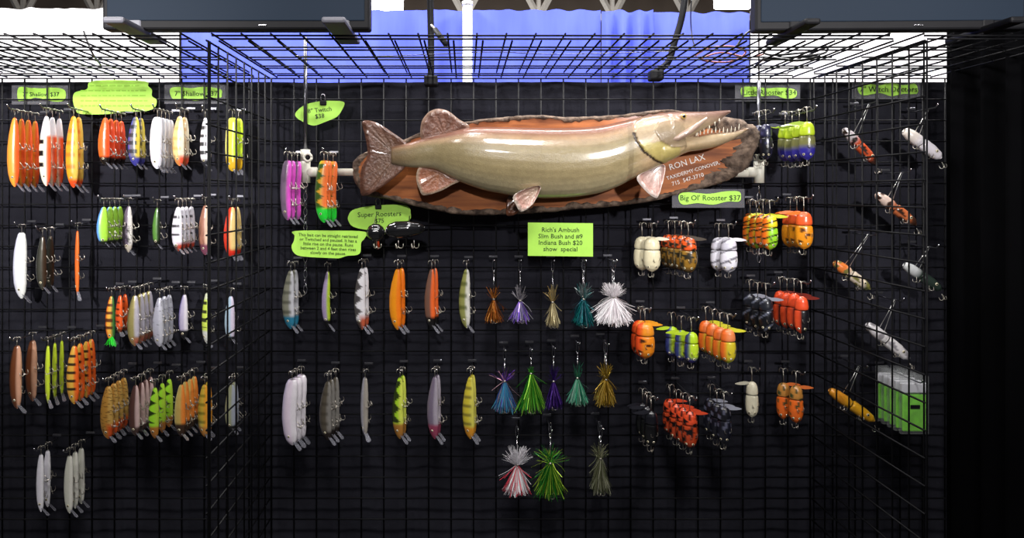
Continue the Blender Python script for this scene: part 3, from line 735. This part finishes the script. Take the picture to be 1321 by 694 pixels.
# inner panel, top row
plugs(136, 152, 213, 14, 4, dict(side=(240, 110, 40), belly=(242, 84, 36), head=((28, 22, 18), .80)), 'orange black-headed')
plugs(175, 151, 214, 15, 2, dict(side=(120, 120, 130), back=(60, 70, 190), belly=(214, 192, 60), bars=((40, 50, 60), 6, .45, 'band'), head=((62, 62, 150), .8)), 'blue-backed yellow perch-barred')
plugs(203, 151, 218, 15, 4, dict(side=(240, 238, 248), belly=(222, 222, 230)), 'chalk-white broad', prof='glide', step=.026)
plugs(232, 150, 214, 15, 2, dict(side=(238, 205, 140), belly=(245, 232, 205), bars=((222, 160, 60), 5, .8, 'soft'), throat=((230, 90, 60), .75), head=((214, 140, 70), .84)), 'cream gold-barred red-throated')
plugs(265, 152, 216, 11, 1, dict(side=(236, 234, 244), bars=(BK, 6, .42, 'band'), head=((40, 40, 46), .82)), 'white and black zebra')
plugs(300, 152, 221, 17, 2, dict(side=(240, 226, 90), belly=(212, 240, 60), back=(240, 236, 150), head=((240, 190, 40), .72)), 'yellow chartreuse-bellied', dx=3, rot=-40, prof='glide', step=.02)
# inner panel, second row
plugs(134, 267, 316, 13, 4, dict(side=(170, 225, 80), back=(90, 150, 235), belly=(176, 230, 70), head=((30, 34, 26), .86)), 'lime blue-backed', rot=4)
plugs(166, 266, 325, 13, 1, dict(side=(112, 98, 118), belly=(236, 232, 226), head=((190, 180, 165), .82)), 'mauve and white')
plugs(203, 268, 318, 10, 1, dict(side=(90, 140, 60), belly=(30, 44, 26), back=(60, 100, 40), head=((24, 24, 22), .82)), 'moss green dark-bellied')
plugs(230, 267, 324, 13, 4, dict(side=(226, 222, 232), belly=(228, 226, 236), bars=((50, 46, 52), 5, .28, 'band'), barend=.76, head=((92, 74, 70), .84), throat=((190, 70, 50), .78)), 'white smoky-barred')
plugs(265, 265, 329, 14, 1, dict(side=(165, 112, 92), belly=(236, 206, 180), head=((126, 70, 90), .76)), 'dusty copper pink')
plugs(299, 267, 332, 18, 2, dict(side=(228, 60, 36), belly=(236, 205, 130), back=(222, 44, 30), head=((220, 50, 34), .82)), 'scarlet gold-bellied', dx=3, rot=-40, step=.016, wr=.7)
# inner panel, third row
plugs(144, 382, 440, 12, 1, dict(side=(240, 180, 70), belly=(60, 120, 60), back=(230, 90, 30), bars=((90, 40, 20), 6, .4, 'band')), 'tiger-striped green-feathered', skirt=(50, 235, 60))
plugs(155, 381, 430, 13, 2, dict(side=(228, 84, 34), belly=(236, 96, 36), bars=((90, 30, 16), 6, .3, 'band'), head=((120, 50, 24), .84)), 'burnt orange banded', rot=-60, step=.03)
plugs(174, 381, 446, 15, 4, dict(side=(170, 158, 98), belly=(214, 208, 222), back=(120, 110, 70), head=((168, 140, 90), .8), throat=((200, 110, 90), .8)), 'tarnished gold silver-bellied', foil=True)
plugs(206, 384, 447, 14, 3, dict(side=(190, 190, 204), belly=(216, 216, 226), speck=((80, 80, 90), .04)), 'brushed silver', foil=True)
plugs(238, 380, 438, 12, 1, dict(side=(180, 172, 196), back=(80, 66, 140), belly=(222, 216, 224), head=((18, 18, 22), .76)), 'lilac black-headed')
plugs(267, 378, 443, 13, 1, dict(side=(214, 236, 90), belly=(216, 238, 100), bars=(BK, 6, .4, 'band'), barend=.68, tail=((226, 232, 200), .15), head=((226, 228, 220), .72)), 'pale lime white-headed black-barred', rot=-50)
plugs(298, 382, 440, 13, 1, dict(side=(180, 205, 225), belly=(228, 216, 236), head=((24, 26, 30), .86)), 'ice blue')
# inner panel, bottom row
plugs(140, 498, 566, 16, 4, dict(side=(206, 150, 66), belly=(226, 180, 96), speck=((96, 54, 20), .14), head=((236, 150, 44), .90), throat=((230, 92, 34), .68)), 'speckled gold orange-throated', foil=True)
plugs(175, 497, 562, 14, 4, dict(side=(84, 54, 48), belly=(206, 176, 172), back=(60, 36, 40), head=((70, 50, 44), .8)), 'maroon pink-bellied')
plugs(200, 500, 565, 13, 3, dict(side=(160, 225, 50), belly=(170, 210, 60), bars=(BK, 5, .32, 'tri'), barend=.7, head=((176, 112, 44), .74)), 'spring green black-barred bronze-headed', step=.055)
plugs(234, 496, 563, 14, 4, dict(side=(206, 176, 96), belly=(232, 132, 52), back=(214, 200, 130), head=((60, 40, 26), .72)), 'sandy orange dark-nosed')
plugs(264, 496, 563, 15, 2, dict(side=(220, 190, 70), belly=(236, 160, 46), bars=((96, 104, 30), 6, .9, 'soft'), head=((206, 140, 62), .78)), 'mustard olive-barred', rot=-34)
plugs(299, 496, 556, 14, 2, dict(side=(168, 172, 138), belly=(170, 176, 190), head=((26, 28, 26), .84)), 'sage grey')
# centre, twitch lures
plugs(371, 207, 284, 14, 3, dict(side=(120, 100, 122), belly=(224, 84, 200), back=(96, 84, 110)), 'magenta-bellied grey', prof='glide', step=.028, yb=2.405, dx=3, bow=.4)
plugs(418, 207, 287, 16, 3, dict(side=(236, 170, 50), belly=(244, 120, 60), back=(190, 220, 50), bars=((30, 90, 30), 6, .55, 'tri'), head=((40, 220, 60), .74)), 'orange green-headed', prof='glide', step=.02, yb=2.405, dx=3, bow=.5)
plugs(375, 349, 424, 16, 2, dict(side=(128, 128, 112), belly=(190, 190, 196), bars=((62, 62, 50), 6, .9, 'soft'), head=((44, 120, 150), .76)), 'smoke-barred teal-headed', dx=3, step=.03, bow=.4)
plugs(423, 350, 422, 11, 1, dict(side=(196, 176, 216), belly=(204, 232, 60), head=((26, 26, 28), .84)), 'pearl violet lime-bellied', bow=.5, foil=True)
plugs(467, 346, 425, 15, 2, dict(side=(232, 230, 234), belly=(226, 222, 226), bars=((60, 54, 54), 5, .5, 'tri'), head=((70, 60, 56), .82), throat=((190, 90, 60), .74)), 'white grey-wedged', dx=3, step=.024, bow=.4)
plugs(513, 347, 425, 16, 2, dict(side=(242, 150, 26), belly=(240, 120, 24)), 'bright tangerine', dx=3, step=.018, bow=.4)
plugs(557, 347, 424, 14, 2, dict(side=(116, 84, 70), belly=(238, 104, 44), head=((20, 18, 18), .78)), 'brown orange-bellied black-headed', dx=3, step=.02, bow=.4)
plugs(602, 347, 423, 15, 1, dict(side=(150, 152, 86), belly=(226, 224, 214), bars=((74, 82, 30), 5, .95, 'soft')), 'olive-barred white-bellied', bow=.4)
plugs(377, 489, 574, 19, 3, dict(side=(240, 224, 240), belly=(236, 230, 236), back=(220, 210, 245)), 'blush white', dx=3, prof='glide', step=.03, bow=.4)
plugs(423, 492, 568, 16, 3, dict(side=(104, 96, 82), belly=(150, 146, 140), back=(66, 60, 54), bars=((66, 60, 50), 6, .7, 'soft'), head=((44, 34, 30), .82)), 'pewter brown-headed', dx=3, step=.03, bow=.4, foil=True)
plugs(471, 487, 562, 14, 1, dict(side=(222, 220, 232), belly=(190, 182, 170)), 'silver-white broad-lipped', rot=-60, prof='slim', foil=True)
plugs(516, 487, 566, 15, 2, dict(side=(172, 216, 46), belly=(214, 224, 90), bars=((20, 28, 12), 5, .6, 'tri'), barend=.72, head=((170, 116, 48), .72)), 'leaf green tiger-barred', dx=3, step=.018, bow=.4)
plugs(561, 486, 566, 15, 2, dict(side=(140, 126, 148), belly=(196, 186, 200), head=((170, 74, 104), .74)), 'lavender grey rose-headed', dx=3, step=.018, bow=.4, foil=True)
plugs(607, 486, 566, 16, 2, dict(side=(214, 196, 60), belly=(214, 206, 90), bars=((92, 82, 40), 7, .95, 'soft'), head=((222, 150, 40), .78)), 'yellow perch-barred amber-headed', dx=3, step=.016, bow=.35)

# ------------------------------------------------------------------ crawler lures (stout two-piece bodies with side blades)
def section_mesh(L, r, wr, tab, pf, t0, t1, n=26, ns=20):
    vs_, fs, cl = [], [], []; rg = random.Random(int(L * 1e6))
    for i in range(n + 1):
        u = i / n; t = lerp(t0, t1, u); k = interp(tab, u)[0]
        for j in range(ns):
            a = 2 * math.pi * j / ns
            vs_.append((r * k * math.cos(a), r * wr * k * math.sin(a), -L * t)); cl.append(pf(t, math.cos(a), math.sin(a), rg.random()))
    for i in range(n):
        for j in range(ns): fs.append((i * ns + j, i * ns + (j + 1) % ns, (i + 1) * ns + (j + 1) % ns, (i + 1) * ns + j))
    fs.append(tuple(range(ns))); fs.append(tuple(n * ns + j for j in range(ns))[::-1])
    return mesh('section', vs_, fs, cl)
REAR = [(0, .18), (.06, .45), (.18, .68), (.4, .85), (.75, .93), (.95, .92), (1, .80)]
FRONT = [(0, .82), (.05, .94), (.25, 1.0), (.5, 1.0), (.72, .92), (.88, .68), (.96, .4), (1, .15)]
def blade_mesh(ln, wd):
    pts = spline([(0, 0, 0), (ln * .3, wd * .5, 0), (ln * .7, wd * .42, 0), (ln, 0, 0), (ln * .7, -wd * .42, 0), (ln * .3, -wd * .5, 0)], 4, True); n = len(pts)
    vs_ = [(p.x, y, p.y) for y in (-.0007, .0007) for p in pts]
    return mesh('side_blade', vs_, [tuple(range(n)), tuple(range(n, 2 * n))[::-1]] + [(i, n + i, n + (i + 1) % n, (i + 1) % n) for i in range(n)], None, False)
def crawlers(px, top, bot, wpx, n, fc, adj, blade=WH, side=1, step=.036, dx=6, rot=-20, hookup=.040, eyec=None):
    step = .046 if n > 1 else step
    yf = 2.44 - step * (n - 1); p = P(px, top, yf); L = (bot - top) * yf / F; r = wpx / 2 * yf / F
    rear = section_mesh(L, r, .72, REAR, fc, 0, .36); front = section_mesh(L, r, .72, FRONT, fc, .375, 1)
    rear.materials.append(M_paint); front.materials.append(M_paint)
    bl = blade_mesh(.052, .011); bl.materials.append(mat('blade_%d_%d_%d' % blade, S(blade), .3, coat=.5))
    grp = f'{adj} crawlers sharing one peg' if n > 1 else None
    peg(f'dark wire peg carrying the {adj} crawler' + ('s' if n > 1 else ''), p.x + .0076, p.z + hookup + .0066 - .0036, yf - .02)
    for k in range(n):
        t = thing('crawler_lure', f'{adj} two-piece crawler lure hung up{nth(k, n)}', 'lure', (p.x - dx * .0026 * k, yf + step * k, p.z + random.uniform(-.004, .003) * (k > 0)), (0, 0, R(rot + random.uniform(-14, 14) * (k > 0))), grp)
        obj('rear_section', rear, None, t); obj('front_section', front, None, t)
        obj('joint_pin', MB().tube([(0, 0, -L * .33), (0, 0, -L * .40)], r * .3, 8).me('joint_pin', True), M_hook, t)
        obj('tail_hook', ME_long, None, t, (0, 0, -.001), (math.pi, R(-.5 * dx * k * .4), R(-rot)))
        obj('side_blade', bl, None, t, (side * r * .2, -.004, -L * .03), (0, R(4 * side) if side > 0 else R(180 - 4), R(-rot)))
        for s in (-1, 1): obj('eye', ME_eye, None, t, (s * r * .42, -r * .72 * .74, -L * .86), (0, 0, R(s * 28)))
        obj('treble_hook', ME_hook, None, t, (r * .3, -r * .60, -L * .50), (R(10), R(-8), 0), 1.15)
        obj('treble_hook', ME_hook, None, t, (0, 0, -L * .99), (0, 0, 1), 1.0)
def pc(base, rearc=None, stripe=None, tip=None, spots=None, backc=None, mottle=None):
    b = S(base); r_ = S(rearc) if rearc else b
    def f(t, c, s, rnd):
        col = r_ if t < .365 else b
        if backc and c < -.1: col = mixc(col, S(backc), min(1, (-.1 - c) / .3))
        if stripe:
            sc, n, fr = stripe
            if ((t * n + c * .35) % 1) < fr: col = S(sc)
        if spots and t > .36:
            for (st, sc_, sr) in ((.50, -.25, .065), (.62, .45, .05), (.80, -.5, .05)):
                if (t - st) ** 2 + ((c - sc_) * .22) ** 2 < sr * sr: col = S(spots)
        if tip: col = mixc(col, S(tip[0]), (t - tip[1]) / .15)
        if mottle and mnoise.noise(Vector((t * 9 + 3, c * 2.4, s * 2.4 + 1))) > mottle[1]: col = S(mottle[0])
        return col
    return f
crawlers(841, 306, 350, 22, 2, pc((236, 226, 190)), 'cream', dx=8, blade=(232, 224, 200), step=.042, rot=-10)
crawlers(888, 306, 352, 22, 4, pc((150, 110, 40), (236, 92, 34), stripe=None, tip=((30, 30, 26), .82), mottle=((40, 36, 24), .05)), 'orange-tailed olive mottled', dx=3, blade=(70, 60, 50))
crawlers(940, 307, 351, 22, 2, pc((236, 234, 244), (214, 212, 224), stripe=((120, 118, 128), 3.2, .22)), 'white grey-streaked', dx=6, blade=(226, 224, 230), step=.045)
crawlers(993, 277, 322, 20, 4, pc((150, 214, 40), (236, 214, 40), stripe=((16, 30, 10), 5, .24), backc=(236, 110, 30)), 'green and yellow tiger', dx=1, blade=(206, 210, 50), step=.036)
crawlers(1037, 273, 321, 22, 3, pc((240, 150, 30), (244, 96, 46), spots=(90, 50, 16)), 'orange brown-spotted', dx=0.5, blade=(230, 120, 40), side=-1, step=.03)
crawlers(832, 416, 462, 25, 2, pc((240, 140, 30), (242, 150, 40), spots=(70, 34, 14), backc=(244, 84, 34)), 'amber ladybird-spotted', dx=1.5, blade=(240, 160, 40), step=.02)
crawlers(892, 428, 468, 18, 3, pc((196, 226, 50), (190, 226, 40), tip=((48, 50, 130), .76), backc=(50, 60, 120)), 'lime blue-nosed', dx=7, blade=(190, 220, 50), side=-1, step=.045)
crawlers(939, 424, 468, 20, 4, pc((222, 200, 50), (242, 140, 84), backc=(242, 110, 40), tip=((110, 170, 40), .88)), 'peach-tailed yellow', dx=3, blade=(226, 220, 60), step=.036)
crawlers(988, 384, 428, 19, 3, pc((16, 17, 22), (30, 32, 40), stripe=((92, 96, 112), 2.3, .14)), 'gloss black grey-banded', dx=3, blade=(150, 152, 165), step=.036)
crawlers(1034, 382, 430, 18, 4, pc((24, 22, 26), (238, 84, 44), backc=(226, 78, 40)), 'red-orange and black', dx=1, blade=(120, 40, 30), step=.036)
crawlers(840, 530, 575, 18, 3, pc((12, 12, 15), (20, 20, 28)), 'plain black', dx=1, blade=(40, 40, 48), side=-1)
crawlers(890, 530, 578, 20, 4, pc((200, 72, 34), (240, 84, 46), mottle=((20, 16, 18), .10), tip=((20, 18, 18), .86)), 'vermilion black-patched', dx=3, blade=(238, 84, 50), step=.036)
crawlers(934, 524, 572, 19, 3, pc((24, 25, 36), (22, 23, 30), mottle=((96, 98, 118), .28)), 'black silver-flecked', dx=2.5, blade=(170, 172, 186), step=.034)
crawlers(970, 492, 538, 16, 1, pc((236, 228, 200)), 'slim ivory', (206, 200, 180), side=-1)
crawlers(1027, 497, 545, 18, 2, pc((240, 110, 36), (190, 130, 60), mottle=((60, 70, 40), .26)), 'orange brown-flecked', dx=8, blade=(230, 120, 60), step=.05)
crawlers(988, 160, 206, 16, 2, pc((18, 18, 28), (30, 30, 60), mottle=((56, 56, 90), .3)), 'midnight blue-black', dx=2, blade=(60, 60, 80), hookup=.03)
crawlers(1041, 157, 206, 20, 4, pc((120, 120, 70), (196, 222, 50), tip=((52, 46, 150), .58), stripe=None), 'lime-tailed violet', dx=1, blade=(170, 200, 60), side=-1, hookup=.03)

# ------------------------------------------------------------------ tinsel lures
def tinsel(px, ysnap, ytop, ywaist, ybot, wpx, n, ct, cb, adj, hair=False, wtop=None, step=.045):
    step = .045; yf = 2.43 - step * (n - 1); p = P(px, ysnap, yf); k = yf / F
    grp = f'{adj} tinsel lures sharing one peg' if n > 1 else None
    peg(f'dark wire peg carrying the {adj} tinsel lure' + ('s' if n > 1 else ''), p.x, p.z - .0042, yf - .02, .008)
    for q in range(n):
        t = thing('tinsel_lure', f'{adj} tinsel-skirted spinner lure hung by its snap{nth(q, n)}', 'lure', (p.x + q * .004, yf + step * q, p.z), (0, 0, random.uniform(-.4, .4)), grp)
        zt, zw, zb_ = -(ytop - ysnap) * k, -(ywaist - ysnap) * k, -(ybot - ysnap) * k
        sn = min(.034, -zt * .55)
        obj('snap', MB().tube(spline([(0, 0, 0), (.004, 0, -.004), (.004, 0, -sn + .004), (0, 0, -sn), (-.004, 0, -sn + .004), (-.004, 0, -.004)], 4, True), .0010, 5).me('snap', True), M_chrome, t)
        obj('swivel', MB().tube([(0, 0, -sn), (0, 0, -sn - .004), (0, 0, -sn - .008), (0, 0, -sn - .012)], [.001, .0026, .0026, .001], 8).me('swivel', True), M_chrome, t)
        obj('shaft', MB().tube([(0, 0, -sn - .01), (0, 0, zw)], .0011, 5).me('shaft', True), M_chrome, t)
        obj('bead', MB().sphere((0, 0, zw), (.0052, .0052, .0045), None, 10, 6).me('bead', True), M_hook, t)
        rg = random.Random(int(px) + q)
        mm = M_hair if hair else M_tinsel
        wt = (wtop if wtop else wpx * .6) / 2 * k
        o = obj('upper_tuft', strands(200 if hair else 50, .008, (zt - zw) * 1.1, wt, ct, rg, .0009, True, .6, .3), mm, t, (0, 0, zw)); o['kind'] = 'stuff'
        o = obj('skirt', strands(520 if hair else 230, .012, zw - zb_, wpx / 2 * k, cb, rg, .0013 if hair else .0011, False, .22, .04), mm, t, (0, 0, zw)); o['kind'] = 'stuff'
        obj('treble_hook', ME_hook, None, t, (0, 0, zb_ + .026), None, 1.2)
CO = [(190, 110, 40), (140, 76, 26), (220, 150, 70), (100, 56, 24)]
tinsel(637, 336, 366, 386, 418, 28, 1, CO, CO, 'copper')
tinsel(671, 336, 366, 388, 418, 30, 1, [(170, 165, 170), (120, 116, 124)], [(190, 188, 200), (130, 96, 210), (150, 146, 160), (170, 130, 235)], 'silver and violet')
tinsel(713, 336, 366, 390, 424, 20, 1, [(176, 150, 90), (150, 136, 100)], [(196, 182, 140), (150, 138, 104), (220, 206, 160)], 'pale gold', wtop=18)
tinsel(753, 336, 366, 386, 424, 30, 2, [(30, 110, 110), (120, 130, 130)], [(20, 120, 124), (16, 90, 100), (40, 160, 150), (14, 60, 70)], 'teal', wtop=22)
tinsel(792, 336, 366, 384, 421, 50, 2, [(240, 236, 238), (222, 214, 218)], [(252, 250, 251), (246, 238, 241), (236, 230, 234)], 'fluffy white', hair=True, wtop=28)
tinsel(651, 450, 474, 492, 534, 34, 1, [(90, 40, 160), (70, 30, 140), (200, 150, 170)], [(60, 140, 200), (210, 170, 180), (100, 190, 220), (80, 60, 170)], 'purple-topped blue and pink', wtop=32)
tinsel(685, 449, 472, 482, 535, 46, 1, [(60, 150, 40)], [(50, 160, 50), (40, 120, 30), (100, 190, 60), (150, 210, 70)], 'broad emerald', wtop=8)
tinsel(714, 447, 470, 492, 530, 24, 1, [(60, 30, 110), (40, 24, 80)], [(70, 36, 130), (120, 80, 180), (40, 24, 80)], 'dark purple', wtop=20)
tinsel(745, 441, 465, 488, 525, 29, 1, [(60, 130, 100), (40, 100, 80)], [(90, 200, 160), (150, 220, 190), (60, 150, 120), (180, 220, 200)], 'mint', wtop=14)
tinsel(782, 442, 468, 490, 526, 29, 2, [(150, 120, 30), (180, 150, 60)], [(170, 136, 40), (130, 100, 26), (210, 180, 90)], 'old gold', wtop=18, step=.02)
tinsel(667, 550, 576, 600, 640, 36, 1, [(226, 224, 228), (206, 200, 206)], [(230, 228, 230), (214, 60, 80), (200, 196, 200)], 'white and red low-hanging', hair=True, wtop=34)
tinsel(710, 551, 580, 598, 645, 44, 2, [(60, 170, 60), (190, 220, 70), (40, 120, 40)], [(50, 150, 50), (40, 120, 36), (180, 214, 70)], 'grass green low-hanging', wtop=42, step=.02)
tinsel(775, 549, 577, 592, 640, 28, 2, [(120, 124, 90), (160, 160, 130)], [(130, 134, 100), (90, 94, 66), (176, 176, 150)], 'olive silver low-hanging', wtop=24, step=.02)

# ------------------------------------------------------------------ big black jointed lure under the oval card
yb = 2.36; c = P(486, 300, yb)
t = thing('jointed_lure', 'large gloss black jointed lure lying across under the oval card', 'lure', c)
pb = lambda tt, cc, ss, rr: S((12, 12, 13))
blk = mat('gloss_black_lure', (.008, .008, .009), .12, coat=1)
def lay(name, x0, x1, r_, tab, zoff, tilt):
    me = section_mesh(x1 - x0, r_, .9, tab, pb, 0, 1); me.materials.append(blk)
    return obj(name, me, None, t, (x0, 0, zoff), (0, R(-90 + tilt), 0))
lay('rear_section', -.032, .026, .029, [(0, .3), (.12, .72), (.35, 1), (.7, .95), (.92, .6), (1, .2)], 0, 0)
lay('front_section', .030, .155, .028, [(0, .35), (.08, .75), (.25, 1), (.6, .95), (.85, .7), (.95, .45), (1, .15)], .006, -4)
obj('joint_pin', MB().tube([(.02, 0, .002), (.04, 0, .004)], .004, 6).me('joint_pin', True), M_hook, t)
for x in (.0, .07, .12): obj('treble_hook', ME_hook, None, t, (x, -.004, -.024), None, 1.3)
for x in (-.01, .10): obj('hang_wire', MB().tube([(x, 0, .02), (x, .06, .05), (x, .13, .055)], .0012, 5).me('hang_wire', True), M_hook, t)
yb2 = 2.40
plugs(487, 308, 322, 7, 1, dict(side=(40, 26, 20), belly=(220, 80, 40)), 'tiny brown', lip=False, eye=False, hooks=0)

# ------------------------------------------------------------------ slanting two-wire lures on the far panel
def twowire(x0, y0, x1, y1, wpx, pf, adj, hx, hy, Y=2.40):
    a, b = P(x0, y0, Y), P(x1, y1, Y); d = b - a; L = d.length; r = wpx / 2 * Y / F
    t = thing('jointed_lure', f'{adj} two-piece lure slung slantwise on two leader wires', 'lure', a)
    ang = math.atan2(d.x, -d.z)
    pv = obj('rear_section', section_mesh(L, r, .9, [(0, .35), (.1, .7), (.4, .95), (.85, 1), (1, .8)], pf, 0, .44), M_paint, t, None, (0, -ang, 0))
    obj('front_section', section_mesh(L, r, .9, [(0, .8), (.08, 1), (.5, 1), (.85, .75), (1, .2)], pf, .46, 1), M_paint, t, None, (0, -ang, 0))
    obj('joint_pin', MB().tube([d * .42, d * .48], r * .35, 6).me('joint_pin', True), M_hook, t)
    h = P(hx, hy, Y) - a
    for k, u in ((0, .28), (1, .40)):
        q = d * u + Vector((0, 0, r * .8))
        obj('leader_wire', MB().tube([q, q.lerp(h, .6) + Vector((0, -.003, 0)), h + Vector((.004 * k, 0, 0))], .0011, 5).me('leader_wire', True), M_lead, t)
    for u in (.3, .62, .97): obj('treble_hook', ME_hook, None, t, d * u + Vector((0, -r * .5, -r * .8)), (0, R(20), u * 3))
    for u in (.8,): obj('eye', ME_eye, None, t, d * u + Vector((0, -r * .92, .004)), None, 1.2)
    peg(f'dark wire peg carrying the {adj} two-piece lure', (a + h).x, (a + h).z - .002, Y - .025)
def two(c0, c1, c2=None, sp=None):
    def f(t, c, s, rnd):
        col = mixc(S(c0), S(c1), (t - .25) / .15)
        if c2: col = mixc(col, S(c2), (t - .78) / .1)
        if sp and mnoise.noise(Vector((t * 8, c * 1.5, s * 1.5))) > .12: col = S(sp)
        return col
    return f
twowire(1088, 166, 1131, 212, 13, two((196, 186, 190), (206, 84, 44), (60, 34, 26), (40, 26, 22)), 'white-tailed rust and black', 1121, 133)
twowire(1166, 168, 1214, 204, 16, two((236, 226, 216), (228, 222, 228)), 'plain off-white', 1197, 140)
twowire(1130, 250, 1182, 290, 14, two((226, 200, 186), (196, 106, 62), (50, 30, 22), (54, 32, 22)), 'copper and dark brown', 1163, 222)
twowire(1076, 338, 1122, 373, 14, two((236, 130, 60), (226, 210, 190), (60, 66, 34), (120, 116, 60)), 'orange-tailed bone and moss', 1120, 302)
twowire(1166, 341, 1214, 374, 14, two((190, 192, 192), (40, 52, 46)), 'grey-tailed dark green', 1198, 318)
twowire(1118, 418, 1173, 463, 15, two((226, 222, 224), (232, 228, 228), None, (150, 146, 150)), 'white grey-patched', 1154, 386)
twowire(1070, 503, 1128, 543, 14, two((228, 150, 40), (238, 172, 36), None, None), 'golden yellow', 1108, 471)

# ------------------------------------------------------------------ bagged green packs
yf = 2.30
x_, z_ = P(1179, 489, yf).x, P(1179, 489, yf).z
peg('dark wire peg carrying the bagged green packs', x_, z_ - .004, yf - .02)
for k in range(5):
    t = thing('bagged_pack', 'clear hanging bag of bright green contents' + nth(k, 5), 'pack', (x_, yf + k * .033, z_), group='bagged green packs on one peg')
    wd, ht = .086, .17
    obj('bag', slab('bag', [(-wd / 2, -ht), (wd / 2, -ht), (wd / 2, .01), (.006, .012), (.006, .0), (-.006, .0), (-.006, .012), (-wd / 2, .01)], -.006, .006), M_bag, t)
    obj('header', bevbox('header', (wd * .96, .013, .030), .002, 1), M_silver, t, (0, 0, -.027))
    obj('contents', bevbox('contents', (wd * .86, .010, ht * .68), .004, 2), M_pack, t, (0, 0, -.105))
    obj('sticker', bevbox('sticker', (.03, .0012, .012), .0004, 1), M_black, t, (0, -.0068, -.085))
